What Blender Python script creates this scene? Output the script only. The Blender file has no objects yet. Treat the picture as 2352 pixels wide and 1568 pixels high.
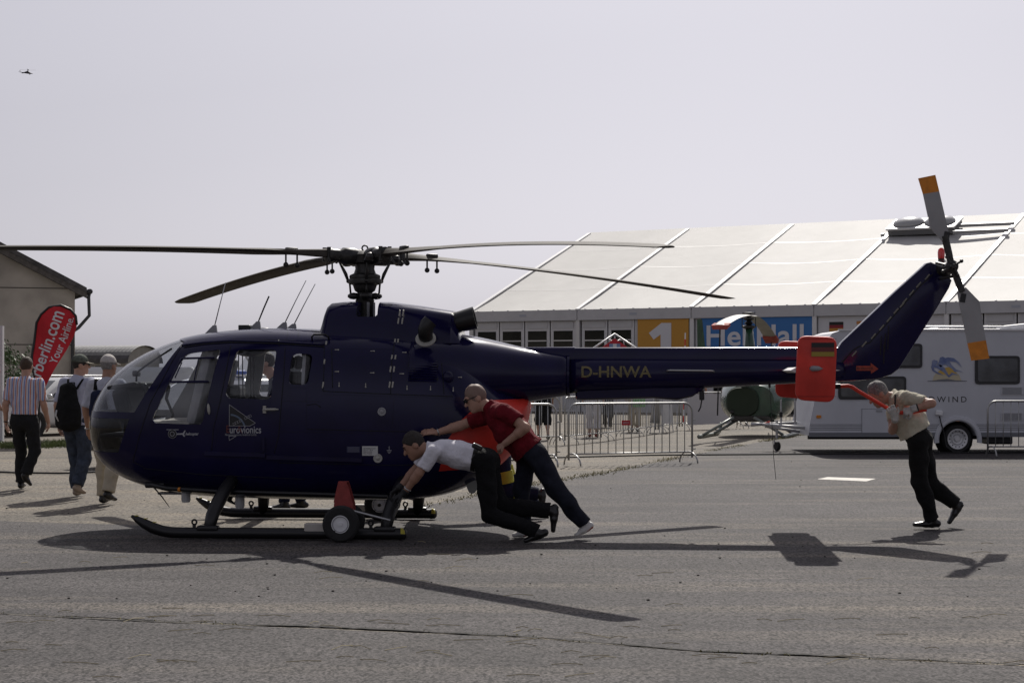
import bpy, bmesh, math, random
import numpy as np
from mathutils import Vector, Matrix
from mathutils.geometry import tessellate_polygon
random.seed(7)
R = math.radians
SC = bpy.context.scene
COL = SC.collection

# ------------------------------------------------------------------ camera, sky, sun
CAM_H = 1.53
FPX, CX, VH = 4204.0, 1176.0, 862.0        # focal length / principal column / horizon row (of a 2352 px wide frame)
cd = bpy.data.cameras.new('camera'); cam = bpy.data.objects.new('camera', cd); COL.objects.link(cam)
cam.location = (0, 0, CAM_H); cam.rotation_euler = (R(90), 0, 0)
cd.sensor_width = 36.0; cd.lens = FPX / 2352.0 * 36.0
cd.shift_y = (VH - 784.0) / 2352.0
cd.clip_start = 0.1; cd.clip_end = 9000
SC.camera = cam

SUN_EL, SUN_AZ = 43.0, 9.5                  # azimuth measured from +Y towards +X
w = bpy.data.worlds.new('World'); SC.world = w; w.use_nodes = True
nt = w.node_tree; nt.nodes.clear()
sky = nt.nodes.new('ShaderNodeTexSky'); sky.sky_type = 'NISHITA'; sky.sun_disc = False
sky.sun_elevation = R(SUN_EL); sky.sun_rotation = R(SUN_AZ)
sky.air_density = 1.0; sky.dust_density = 2.5; sky.ozone_density = 1.0
mixs = nt.nodes.new('ShaderNodeMixRGB'); mixs.inputs[0].default_value = 0.22
mixs.inputs[2].default_value = (5.2, 5.15, 6.5, 1)      # even summer haze over the whole sky
bg = nt.nodes.new('ShaderNodeBackground'); bg.inputs[1].default_value = 0.078
wo = nt.nodes.new('ShaderNodeOutputWorld')
hs_ = nt.nodes.new('ShaderNodeHueSaturation'); hs_.inputs['Saturation'].default_value = 0.12
nt.links.new(sky.outputs[0], hs_.inputs['Color']); nt.links.new(hs_.outputs[0], mixs.inputs[1]); tint = nt.nodes.new('ShaderNodeMixRGB'); tint.blend_type = 'MULTIPLY'; tint.inputs[0].default_value = 1.0; tint.inputs[2].default_value = (0.972, 0.955, 1.015, 1)
nt.links.new(mixs.outputs[0], tint.inputs[1]); nt.links.new(tint.outputs[0], bg.inputs[0]); nt.links.new(bg.outputs[0], wo.inputs[0])

sd = bpy.data.lights.new('sun', 'SUN'); sun = bpy.data.objects.new('sun', sd); COL.objects.link(sun)
sd.energy = 4.2; sd.angle = R(0.6); sd.color = (1.0, 0.95, 0.88)
sdir = Vector((math.sin(R(SUN_AZ)) * math.cos(R(SUN_EL)), math.cos(R(SUN_AZ)) * math.cos(R(SUN_EL)), math.sin(R(SUN_EL))))
sun.rotation_euler = (-sdir).to_track_quat('-Z', 'Y').to_euler(); sun.location = (0, 0, 30)

SC.view_settings.view_transform = 'Standard'; SC.view_settings.look = 'None'
SC.view_settings.exposure = 0.0; SC.view_settings.gamma = 1.0; SC.view_settings.use_curve_mapping = False
SC.render.resolution_x = 1024; SC.render.resolution_y = 682
SC.cycles.max_bounces = 8; SC.cycles.transparent_max_bounces = 16

# ------------------------------------------------------------------ measuring helpers (a point seen at u,v lies at depth Y)
def P(u, v, Y): return Vector(((u - CX) * Y / FPX, Y, CAM_H + (VH - v) * Y / FPX))
def G(u, v):
    Y = FPX * CAM_H / (v - VH); return Vector(((u - CX) * Y / FPX, Y, 0))

# ------------------------------------------------------------------ materials
MATS = {}
def mat(name, col, rough=0.6, metal=0.0, var=0.0, vscale=8.0, bump=0.0, bscale=60.0, coat=0.0, trans=0.0, alpha=1.0, emit=None, stretch=None, col2=None, spec=0.5, detail=6):
    if name in MATS: return MATS[name]
    m = bpy.data.materials.new(name); m.use_nodes = True; n = m.node_tree; b = n.nodes['Principled BSDF']
    b.inputs['Base Color'].default_value = (*col, 1); b.inputs['Roughness'].default_value = rough
    b.inputs['Metallic'].default_value = metal; b.inputs['Coat Weight'].default_value = coat; b.inputs['Coat Roughness'].default_value = 0.06
    b.inputs['Transmission Weight'].default_value = trans; b.inputs['Specular IOR Level'].default_value = spec
    if emit: b.inputs['Emission Color'].default_value = (*emit[0], 1); b.inputs['Emission Strength'].default_value = emit[1]
    tc = n.nodes.new('ShaderNodeTexCoord'); src = tc.outputs['Object']
    if stretch:
        mp = n.nodes.new('ShaderNodeMapping'); mp.inputs['Scale'].default_value = stretch
        n.links.new(src, mp.inputs[0]); src = mp.outputs[0]
    if var > 0:
        no = n.nodes.new('ShaderNodeTexNoise'); no.inputs['Scale'].default_value = vscale; no.inputs['Detail'].default_value = detail
        n.links.new(src, no.inputs['Vector'])
        rp = n.nodes.new('ShaderNodeValToRGB'); rp.color_ramp.elements[0].position = 0.3; rp.color_ramp.elements[1].position = 0.7
        c2 = col2 if col2 else tuple(c * (1 - var) for c in col)
        rp.color_ramp.elements[0].color = (*c2, 1)
        rp.color_ramp.elements[1].color = (*(tuple(min(1, c * (1 + var)) for c in col) if not col2 else col), 1)
        n.links.new(no.outputs['Fac'], rp.inputs[0]); n.links.new(rp.outputs[0], b.inputs['Base Color'])
    if bump > 0:
        nb = n.nodes.new('ShaderNodeTexNoise'); nb.inputs['Scale'].default_value = bscale; nb.inputs['Detail'].default_value = 5
        n.links.new(src, nb.inputs['Vector'])
        bp = n.nodes.new('ShaderNodeBump'); bp.inputs['Strength'].default_value = bump; bp.inputs['Distance'].default_value = 0.02
        n.links.new(nb.outputs['Fac'], bp.inputs['Height']); n.links.new(bp.outputs[0], b.inputs['Normal'])
    MATS[name] = m; return m

def glass(name, col=(0.9, 0.92, 0.93), alpha=0.9, rough=0.02, fres=0.9):
    """thin pane: clear tint plus a reflection that grows towards grazing angles"""
    if name in MATS: return MATS[name]
    m = bpy.data.materials.new(name); m.use_nodes = True; n = m.node_tree; n.nodes.clear()
    tr = n.nodes.new('ShaderNodeBsdfTransparent'); tr.inputs[0].default_value = (*[c * alpha for c in col], 1)
    gl = n.nodes.new('ShaderNodeBsdfGlossy'); gl.inputs['Roughness'].default_value = rough
    lw = n.nodes.new('ShaderNodeLayerWeight'); fr = n.nodes.new('ShaderNodeMath'); fr.operation = 'POWER'; fr.inputs[1].default_value = 4.0; n.links.new(lw.outputs['Facing'], fr.inputs[0])
    mu = n.nodes.new('ShaderNodeMath'); mu.operation = 'MULTIPLY_ADD'; mu.inputs[1].default_value = fres * 0.8; mu.inputs[2].default_value = 0.035
    mx = n.nodes.new('ShaderNodeMixShader'); out = n.nodes.new('ShaderNodeOutputMaterial')
    n.links.new(fr.outputs[0], mu.inputs[0]); n.links.new(mu.outputs[0], mx.inputs[0])
    n.links.new(tr.outputs[0], mx.inputs[1]); n.links.new(gl.outputs[0], mx.inputs[2]); n.links.new(mx.outputs[0], out.inputs[0])
    MATS[name] = m; return m

# ------------------------------------------------------------------ object helpers
def tag(o, label=None, cat=None, group=None, kind=None):
    if label: o['label'] = label
    if cat: o['category'] = cat
    if group: o['group'] = group
    if kind: o['kind'] = kind
    return o
def empty(name, loc=(0, 0, 0), rz=0.0, label=None, cat=None, group=None):
    o = bpy.data.objects.new(name, None); COL.objects.link(o); o.location = loc; o.rotation_euler = (0, 0, rz)
    o.empty_display_size = 0.1
    return tag(o, label, cat, group)
def link(name, me, m, parent=None):
    o = bpy.data.objects.new(name, me); COL.objects.link(o)
    for x in (m if isinstance(m, (list, tuple)) else [m]): me.materials.append(x)
    if parent: o.parent = parent
    return o
def copy_tree(o, parent=None):
    c = o.copy(); COL.objects.link(c); c.parent = parent
    for ch in list(o.children): copy_tree(ch, c)
    return c

class MB:
    """collects simple shapes and links them as one mesh object"""
    def __init__(s): s.v = []; s.f = []; s.mi = []; s.m = 0
    def add(s, vs, fs):
        o = len(s.v); s.v += [tuple(x) for x in vs]; s.f += [tuple(i + o for i in f) for f in fs]; s.mi += [s.m] * len(fs); return s
    def box(s, c, sz, rot=None):
        x, y, z = (q / 2 for q in sz); c = Vector(c)
        vs = [Vector((a * x, b * y, d * z)) for a in (-1, 1) for b in (-1, 1) for d in (-1, 1)]
        if rot: vs = [rot @ q for q in vs]
        return s.add([c + q for q in vs], [(0, 1, 3, 2), (4, 6, 7, 5), (0, 4, 5, 1), (2, 3, 7, 6), (0, 2, 6, 4), (1, 5, 7, 3)])
    def bbox(s, c, sz, b=0.01, rot=None):
        """box with chamfered edges"""
        bm = bmesh.new(); bmesh.ops.create_cube(bm, size=1.0)
        for q in bm.verts: q.co = Vector((q.co.x * sz[0], q.co.y * sz[1], q.co.z * sz[2]))
        bmesh.ops.bevel(bm, geom=bm.edges[:], offset=min(b, min(sz) * 0.45), segments=2, affect='EDGES', profile=0.5)
        vs = [(rot @ q.co if rot else q.co) + Vector(c) for q in bm.verts]; bm.verts.index_update()
        fs = [[q.index for q in f.verts] for f in bm.faces]; bm.free(); return s.add(vs, fs)
    def rings(s, rr, closed=True, cap=True):
        n = len(rr[0]); vs = [p for r in rr for p in r]; fs = []
        for i in range(len(rr) - 1):
            for j in range(n if closed else n - 1):
                k = (j + 1) % n; fs.append((i * n + j, i * n + k, (i + 1) * n + k, (i + 1) * n + j))
        if cap and closed: fs.append(tuple(range(n - 1, -1, -1))); fs.append(tuple((len(rr) - 1) * n + j for j in range(n)))
        return s.add(vs, fs)
    def tube(s, pts, r, n=10, cap=True, flat=1.0):
        pts = [Vector(p) for p in pts]; rs = r if isinstance(r, (list, tuple)) else [r] * len(pts)
        rr = []; up = None
        for i, p in enumerate(pts):
            t = (pts[min(i + 1, len(pts) - 1)] - pts[max(i - 1, 0)]).normalized()
            if up is None:
                up = Vector((0, 0, 1)) if abs(t.z) < 0.9 else Vector((0, 1, 0))
            a = t.cross(up)
            if a.length < 1e-5: a = t.cross(Vector((1, 0, 0)))
            a.normalize(); b = a.cross(t).normalized(); up = b
            rr.append([p + (a * math.cos(2 * math.pi * j / n) + b * math.sin(2 * math.pi * j / n) * flat) * rs[i] for j in range(n)])
        return s.rings(rr, True, cap)
    def cyl(s, a, b, r, r2=None, n=16): return s.tube([a, b], [r, r if r2 is None else r2], n)
    def lathe(s, prof, o, ax=(0, 0, 1), n=24, cap=True):
        """prof: list of (distance along axis, radius)"""
        ax = Vector(ax).normalized(); o = Vector(o); a = ax.orthogonal().normalized(); b = ax.cross(a)
        return s.rings([[o + ax * h + (a * math.cos(2 * math.pi * j / n) + b * math.sin(2 * math.pi * j / n)) * max(r, 1e-4) for j in range(n)] for h, r in prof], True, cap)
    def ell(s, c, rad, n=12, rot=None):
        c = Vector(c); rr = []
        for i in range(n // 2 + 1):
            ph = -math.pi / 2 + math.pi * i / (n // 2); cr = max(math.cos(ph), 1e-3)
            q = [Vector((rad[0] * cr * math.cos(2 * math.pi * j / n), rad[1] * cr * math.sin(2 * math.pi * j / n), rad[2] * math.sin(ph))) for j in range(n)]
            rr.append([c + (rot @ x if rot else x) for x in q])
        return s.rings(rr, True, True)
    def prism(s, poly, fn, d0, d1):
        """poly: 2D outline; fn(a, b, d) -> 3D point; extruded from d0 to d1"""
        n = len(poly); vs = [fn(a, b, d0) for a, b in poly] + [fn(a, b, d1) for a, b in poly]
        fs = [tuple(range(n - 1, -1, -1)), tuple(range(n, 2 * n))] + [(i, (i + 1) % n, n + (i + 1) % n, n + i) for i in range(n)]
        return s.add(vs, fs)
    def torus(s, c, ax, R_, r, n=28, m=10):
        ax = Vector(ax).normalized(); a = ax.orthogonal().normalized(); b = ax.cross(a); c = Vector(c); rr = []
        for i in range(n + 1):
            t = 2 * math.pi * i / n; d = a * math.cos(t) + b * math.sin(t)
            rr.append([c + d * (R_ + r * math.cos(2 * math.pi * j / m)) + ax * r * math.sin(2 * math.pi * j / m) for j in range(m)])
        return s.rings(rr, True, False)
    def mesh(s, name, smooth=False, fix=True, weld=False):
        me = bpy.data.meshes.new(name); me.from_pydata(s.v, [], s.f); me.update()
        me.polygons.foreach_set('material_index', s.mi)
        if fix or weld:
            bm = bmesh.new(); bm.from_mesh(me)
            if weld: bmesh.ops.remove_doubles(bm, verts=bm.verts, dist=1e-5)
            bmesh.ops.recalc_face_normals(bm, faces=bm.faces); bm.to_mesh(me); bm.free()
        if smooth is True: me.polygons.foreach_set('use_smooth', [True] * len(me.polygons))
        elif smooth: me.polygons.foreach_set('use_smooth', [True] * len(me.polygons)); me.set_sharp_from_angle(angle=R(smooth))
        return me
    def build(s, name, m, parent=None, smooth=False, fix=True, weld=False):
        return link(name, s.mesh(name, smooth, fix, weld), m, parent)

def rounded(poly, r, seg=4):
    """round the corners of a 2D outline"""
    out = []; n = len(poly)
    for i in range(n):
        p0, p, p1 = (Vector(poly[j % n]) for j in (i - 1, i, i + 1))
        a = (p0 - p); b = (p1 - p); d = min(r, a.length * 0.45, b.length * 0.45)
        a = p + a.normalized() * d; b = p + b.normalized() * d
        for k in range(seg + 1):
            t = k / seg; out.append(tuple(a * (1 - t) ** 2 + p * 2 * t * (1 - t) + b * t * t))
    return out

def text_mesh(body, size, align='CENTER', bold=0.0, sx=1.0, shear=0.0, spacing=1.0):
    c = bpy.data.curves.new('txt', 'FONT'); c.body = body; c.size = size; c.align_x = align; c.align_y = 'CENTER'
    c.offset = bold; c.shear = shear; c.space_character = spacing; c.resolution_u = 4
    o = bpy.data.objects.new('txt', c); COL.objects.link(o)
    dg = bpy.context.evaluated_depsgraph_get(); me = bpy.data.meshes.new_from_object(o.evaluated_get(dg))
    bpy.data.objects.remove(o); bpy.data.curves.remove(c)
    for v in me.vertices: v.co.x *= sx
    me.materials.clear()
    return me
def map_mesh(me, fn, cut=0.0):
    """send the flat mesh (x, y) through fn(x, y); cut > 0 slices it in strips first so that it can bend"""
    if cut:
        bm = bmesh.new(); bm.from_mesh(me)
        for ax in (0, 1):
            vs = [v.co[ax] for v in bm.verts]; a, b = min(vs), max(vs); k = math.floor(a / cut) * cut + cut
            while k < b:
                no = [0, 0, 0]; no[ax] = 1; co = [0, 0, 0]; co[ax] = k
                bmesh.ops.bisect_plane(bm, geom=bm.verts[:] + bm.edges[:] + bm.faces[:], plane_co=co, plane_no=no); k += cut
        bm.to_mesh(me); bm.free()
    for v in me.vertices: v.co = fn(v.co.x, v.co.y)
    me.update(); return me
def poly_mesh(poly):
    me = bpy.data.meshes.new('flat'); pts = [Vector((a, b, 0)) for a, b in poly]
    me.from_pydata(pts, [], [tuple(t) for t in tessellate_polygon([pts])]); me.update(); return me
def boolean(me, cut, op='DIFFERENCE', solver='EXACT'):
    a = bpy.data.objects.new('a', me); b = bpy.data.objects.new('b', cut); COL.objects.link(a); COL.objects.link(b)
    md = a.modifiers.new('b', 'BOOLEAN'); md.object = b; md.operation = op; md.solver = solver
    dg = bpy.context.evaluated_depsgraph_get(); dg.update()
    r = bpy.data.meshes.new_from_object(a.evaluated_get(dg)); bpy.data.objects.remove(a); bpy.data.objects.remove(b); return r

# ------------------------------------------------------------------ signed distance bodies (people): smooth unions meshed with surface nets
class Body:
    def __init__(s): s.p = []; s.planes = []
    def cap(s, a, b, ra, rb, k=0.02): s.p.append(('cap', Vector(a), Vector(b), ra, rb, k)); return s
    def cone(s, a, b, ra, rb, k=0.02): s.p.append(('cone', Vector(a), Vector(b), ra, rb, k)); return s
    def ecap(s, a, b, side, w0, d0, w1, d1, k=0.03): s.p.append(('ecap', Vector(a), Vector(b), Vector(side), w0, d0, w1, d1, k)); return s
    def ell(s, c, rad, M, k=0.02, cuts=()): s.p.append(('ell', Vector(c), rad, M, k, cuts)); return s
    def sub(s, c, rad, M, k=0.01): s.p.append(('sub', Vector(c), rad, M, k, ())); return s
    def mesh(s, name, vox, base, fold=0.0, fscale=22.0, seed=1):
        lo = np.full(3, 1e9); hi = -lo; bbs = []
        for q in s.p:
            if q[0] in ('cap', 'cone'): r = max(q[3], q[4]); pts = [q[1], q[2]]
            elif q[0] == 'ecap': r = max(q[4:8]); pts = [q[1], q[2]]
            else: r = max(q[2]); pts = [q[1]]
            a = np.min([list(p) for p in pts], 0) - r; b = np.max([list(p) for p in pts], 0) + r
            if q[0] == 'ecap': a -= 0.02; b += 0.02
            bbs.append((a, b)); lo = np.minimum(lo, a); hi = np.maximum(hi, b)
        lo -= 3 * vox + fold; hi += 3 * vox + fold
        nx = np.ceil((hi - lo) / vox).astype(int) + 1
        F = np.full(nx, 0.5, np.float32)
        ax = [lo[i] + vox * np.arange(nx[i]) for i in range(3)]
        for q, (a, b) in zip(s.p, bbs):
            k = q[8] if q[0] == 'ecap' else q[4] if q[0] in ('ell', 'sub') else q[5]
            mrg = k + 2 * vox + fold
            i0 = np.maximum(((a - mrg - lo) / vox).astype(int), 0); i1 = np.minimum(((b + mrg - lo) / vox).astype(int) + 2, nx)
            X = ax[0][i0[0]:i1[0], None, None]; Y = ax[1][None, i0[1]:i1[1], None]; Z = ax[2][None, None, i0[2]:i1[2]]
            if q[0] in ('cap', 'cone', 'ecap'):
                A, B = q[1], q[2]; D = B - A; L2 = max(D.length_squared, 1e-9)
                px, py, pz = X - A.x, Y - A.y, Z - A.z
                t0 = (px * D.x + py * D.y + pz * D.z) / L2; t = np.clip(t0, 0, 1)
                rx, ry, rz = px - t * D.x, py - t * D.y, pz - t * D.z
                if q[0] == 'cap': d = np.sqrt(rx * rx + ry * ry + rz * rz) - (q[3] + t * (q[4] - q[3]))
                elif q[0] == 'cone':
                    rx, ry, rz = px - t0 * D.x, py - t0 * D.y, pz - t0 * D.z; L = math.sqrt(L2)
                    d = np.maximum(np.sqrt(rx * rx + ry * ry + rz * rz) - (q[3] + t * (q[4] - q[3])), np.maximum((t0 - 1) * L, -t0 * L))
                else:
                    S = q[3] - D * (q[3].dot(D) / L2); S.normalize(); T = D.normalized().cross(S); Dn = D.normalized()
                    w = q[4] + t * (q[6] - q[4]); h = q[5] + t * (q[7] - q[5])
                    es = (rx * S.x + ry * S.y + rz * S.z) / w; et = (rx * T.x + ry * T.y + rz * T.z) / h
                    m = np.minimum(w, h); ed = (rx * Dn.x + ry * Dn.y + rz * Dn.z) / m
                    d = (np.sqrt(es * es + et * et + ed * ed) - 1) * m
            else:
                M = q[3]; px, py, pz = X - q[1].x, Y - q[1].y, Z - q[1].z; e = 0
                for i in range(3):
                    c = M.col[i]; e = e + ((px * c.x + py * c.y + pz * c.z) / q[2][i]) ** 2
                d = (np.sqrt(e) - 1) * min(q[2])
                for pt, no in q[5]: d = np.maximum(d, (X - pt.x) * no.x + (Y - pt.y) * no.y + (Z - pt.z) * no.z)
            sl = (slice(i0[0], i1[0]), slice(i0[1], i1[1]), slice(i0[2], i1[2])); f = F[sl]
            if q[0] == 'sub':
                d = -d; h = np.clip(0.5 - 0.5 * (f - d) / k, 0, 1); F[sl] = f * (1 - h) + d * h + k * h * (1 - h)
            else:
                h = np.clip(0.5 + 0.5 * (f - d) / k, 0, 1); F[sl] = f * (1 - h) + d * h - k * h * (1 - h)
        if fold:
            rs = np.random.RandomState(seed); nz = 0
            X, Y, Z = ax[0][:, None, None], ax[1][None, :, None], ax[2][None, None, :]
            for i in range(5):
                d = rs.randn(3); d /= np.linalg.norm(d); d *= fscale * (0.6 + 0.5 * i); e = rs.randn(3) * fscale * 0.25
                nz = nz + np.sin(X * d[0] + Y * d[1] + Z * d[2] + rs.rand() * 6 + 2.2 * np.sin(X * e[0] + Y * e[1] + Z * e[2])) / (1 + 0.5 * i)
            F = F + fold * 0.45 * nz
        for pt, no in s.planes: F = np.maximum(F, (ax[0][:, None, None] - pt.x) * no.x + (ax[1][None, :, None] - pt.y) * no.y + (ax[2][None, None, :] - pt.z) * no.z)
        return nets(name, F, lo, vox, base)
def nets(name, F, lo, vox, base):
    S = F < 0; n = np.array(F.shape); c = np.zeros(n - 1, np.int8)
    for i in (0, 1):
        for j in (0, 1):
            for k in (0, 1): c += S[i:n[0] - 1 + i, j:n[1] - 1 + j, k:n[2] - 1 + k]
    act = (c > 0) & (c < 8); idx = np.argwhere(act); ids = np.full(n - 1, -1, np.int64); ids[act] = np.arange(len(idx))
    acc = np.zeros((len(idx), 3)); cnt = np.zeros(len(idx))
    for a in range(3):
        o = [q for q in range(3) if q != a]
        for p in (0, 1):
            for q in (0, 1):
                b = idx.copy(); b[:, o[0]] += p; b[:, o[1]] += q; e = b.copy(); e[:, a] += 1
                f0 = F[b[:, 0], b[:, 1], b[:, 2]]; f1 = F[e[:, 0], e[:, 1], e[:, 2]]; m = (f0 < 0) != (f1 < 0)
                t = np.where(m, f0 / np.where(m, f0 - f1, 1), 0); pt = b.astype(float); pt[:, a] += t
                acc[m] += pt[m]; cnt[m] += 1
    V = lo + vox * (acc / cnt[:, None]) - np.array(base); Q = []
    for a in range(3):
        o = [(a + 1) % 3, (a + 2) % 3]; s0 = [slice(None)] * 3; s1 = [slice(None)] * 3
        s0[a] = slice(0, -1); s1[a] = slice(1, None); m = S[tuple(s0)] != S[tuple(s1)]; e = np.argwhere(m)
        e = e[(e[:, o[0]] > 0) & (e[:, o[1]] > 0)]; e = e[(e[:, o[0]] < n[o[0]] - 1) & (e[:, o[1]] < n[o[1]] - 1)]
        ins = S[e[:, 0], e[:, 1], e[:, 2]]
        def cell(d0, d1):
            z = e.copy(); z[:, o[0]] += d0; z[:, o[1]] += d1; return ids[z[:, 0], z[:, 1], z[:, 2]]
        q = np.stack([cell(-1, -1), cell(0, -1), cell(0, 0), cell(-1, 0)], 1); q[~ins] = q[~ins][:, ::-1]; Q.append(q)
    Q = np.concatenate(Q); Q = Q[(Q >= 0).all(1)]
    me = bpy.data.meshes.new(name); me.from_pydata(V.tolist(), [], Q.tolist()); me.update()
    me.polygons.foreach_set('use_smooth', [True] * len(me.polygons)); return me
# ------------------------------------------------------------------ ground
Z0 = Vector((0, 0, 1))
def ground_mat(name, ca, cb, dust, dust_amt, speck=0.55, rough=0.85, bscale=75, bstr=0.6):
    m = bpy.data.materials.new(name); m.use_nodes = True; n = m.node_tree; b = n.nodes['Principled BSDF']
    b.inputs['Roughness'].default_value = rough; b.inputs['Specular IOR Level'].default_value = 0.25
    tc = n.nodes.new('ShaderNodeTexCoord'); O = tc.outputs['Object']
    def noise(sc, det=5, st=None, ro=0.6):
        v = O
        if st:
            mp = n.nodes.new('ShaderNodeMapping'); mp.inputs['Scale'].default_value = st; n.links.new(O, mp.inputs[0]); v = mp.outputs[0]
        t = n.nodes.new('ShaderNodeTexNoise'); t.inputs['Scale'].default_value = sc; t.inputs['Detail'].default_value = det; t.inputs['Roughness'].default_value = ro
        n.links.new(v, t.inputs['Vector']); return t.outputs['Fac']
    def ramp(f, a, c, c0=(0, 0, 0), c1=(1, 1, 1)):
        r = n.nodes.new('ShaderNodeValToRGB'); r.color_ramp.elements[0].position = a; r.color_ramp.elements[1].position = c
        r.color_ramp.elements[0].color = (*c0, 1); r.color_ramp.elements[1].color = (*c1, 1); n.links.new(f, r.inputs[0]); return r.outputs[0]
    def mix(f, a, c, t='MIX'):
        x = n.nodes.new('ShaderNodeMixRGB'); x.blend_type = t
        for i, q in enumerate((f, a, c)):
            if hasattr(q, 'links'): n.links.new(q, x.inputs[i])
            else: x.inputs[i].default_value = q if not isinstance(q, tuple) else (*q, 1)
        return x.outputs[0]
    base = ramp(noise(0.42, 9, None, 0.68), 0.36, 0.64, tuple(c * 0.9 for c in ca), tuple(c * 1.06 for c in cb))
    streak = ramp(noise(0.5, 7, (0.35, 2.6, 1)), 0.50, 0.72)
    base = mix(mix(1.0, streak, (dust_amt,) * 3, 'MULTIPLY'), base, dust)
    stain = ramp(noise(0.8, 7, (0.5, 1.2, 1), 0.7), 0.54, 0.72)
    base = mix(mix(1.0, stain, (0.5,) * 3, 'MULTIPLY'), base, tuple(c * 0.55 for c in ca))
    vo = n.nodes.new('ShaderNodeTexVoronoi'); vo.inputs['Scale'].default_value = bscale; n.links.new(O, vo.inputs['Vector'])
    sp = ramp(noise(bscale * 0.75, 3), 0.36, 0.60, (1 - speck,) * 3, (1 + speck * 0.5,) * 3)
    base = mix(1.0, base, sp, 'MULTIPLY')
    sp2 = ramp(noise(bscale * 0.42, 2, (1, 0.42, 1), 0.6), 0.36, 0.48, (0.30,) * 3, (1.08,) * 3); base = mix(1.0, base, sp2, 'MULTIPLY')
    sp3 = ramp(noise(bscale * 0.16, 6, (0.9, 0.40, 1), 0.8), 0.30, 0.70, (0.72,) * 3, (1.24,) * 3); base = mix(1.0, base, sp3, 'MULTIPLY')
    hs = n.nodes.new('ShaderNodeSeparateColor'); n.links.new(vo.outputs['Color'], hs.inputs[0])
    st = ramp(hs.outputs[0], 0.0, 1.0, (0.78,) * 3, (1.22,) * 3); base = mix(1.0, base, st, 'MULTIPLY')
    n.links.new(base, b.inputs['Base Color'])
    bp = n.nodes.new('ShaderNodeBump'); bp.inputs['Strength'].default_value = bstr; bp.inputs['Distance'].default_value = 0.012
    ht = n.nodes.new('ShaderNodeMath'); ht.operation = 'ADD'; n.links.new(noise(bscale * 0.6, 4), ht.inputs[0]); n.links.new(noise(9, 4), ht.inputs[1])
    n.links.new(ht.outputs[0], bp.inputs['Height']); n.links.new(bp.outputs[0], b.inputs['Normal'])
    return m
def sheet(name, poly, z, m, jit=0.0, step=0.4):
    """flat sheet with an optionally ragged outline"""
    out = []
    for i, p in enumerate(poly):
        q = poly[(i + 1) % len(poly)]; a = Vector(p[:2]); b = Vector(q[:2]); k = max(1, int((b - a).length / step)) if jit and (b - a).length < 60 else 1
        for j in range(k):
            t = a.lerp(b, j / k); out.append((t.x + random.uniform(-jit, jit), t.y + random.uniform(-jit, jit)))
    me = poly_mesh(out)
    for v in me.vertices: v.co.z = z
    o = link(name, me, m); tag(o, kind='structure'); return o
dusty = ground_mat('dusty_tarmac', (0.128, 0.115, 0.096), (0.180, 0.157, 0.125), (0.29, 0.235, 0.16), 0.6, speck=0.45, bscale=60)
asph = ground_mat('asphalt', (0.056, 0.0505, 0.051), (0.082, 0.0745, 0.074), (0.185, 0.158, 0.125), 0.7, speck=0.85)
asph2 = ground_mat('near_asphalt', (0.060, 0.0545, 0.054), (0.086, 0.078, 0.076), (0.16, 0.138, 0.113), 0.4, speck=0.85)
sheet('ground', [(-3000, -200), (3000, -200), (3000, 6000), (-3000, 6000)], 0.0, dusty)
g = lambda u, v: tuple(G(u, v)[:2])
sheet('asphalt_apron', [(-40, 5), g(-3, 1408), g(520, 1433), g(1200, 1462), g(1600, 1495), g(2360, 1527), (40, 4), (40, 60), (18, 62), g(1830, 1000), g(1742, 1016), g(1640, 1034), g(1500, 1063), g(1405, 1083), g(1200, 1117), g(971, 1161), g(900, 1190), g(740, 1216), g(480, 1216), g(260, 1205), g(0, 1196), (-40, 19.5)], 0.004, asph, 0.03)
sheet('asphalt_strip', [(-40, -6), (40, -6), (40, 3.95), g(2360, 1530), g(1600, 1498), g(1200, 1465), g(520, 1436), g(-3, 1411), (-40, 4.95)], 0.004, asph2, 0.0)
sheet('painted_mark', [g(1877, 1101), g(1990, 1106), g(2012, 1100), g(1900, 1096)], 0.008, mat('road_paint', (0.62, 0.59, 0.53), 0.8, var=0.18, vscale=14), 0.006, 0.1)
dark = mat('crack_dark', (0.025, 0.023, 0.02), 0.95)
def crack(pts, wd, name='crack'):
    mb = MB(); L = []
    for i in range(len(pts) - 1):
        a, b = G(*pts[i]), G(*pts[i + 1]); k = max(2, int((b - a).length / 0.05))
        L += [a.lerp(b, j / k) for j in range(k)]
    off = 0; vs = []; fs = []
    for i, p in enumerate(L):
        off = off * 0.9 + random.uniform(-0.012, 0.012); w_ = wd * random.uniform(0.25, 1.3)
        vs += [(p.x, p.y + off - w_, 0.009), (p.x, p.y + off + w_, 0.009)]
        if i: fs.append((2 * i - 2, 2 * i, 2 * i + 1, 2 * i - 1))
    mb.add(vs, fs); o = mb.build(name, dark, fix=False); tag(o, kind='structure')
crack([(-3, 1409), (180, 1420), (520, 1434), (760, 1440), (1200, 1463), (1600, 1496), (2360, 1528)], 0.022)
crack([(1640, 1344), (1900, 1348), (2360, 1350)], 0.004)
crack([(260, 1205), (480, 1216), (740, 1216)], 0.006)
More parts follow.
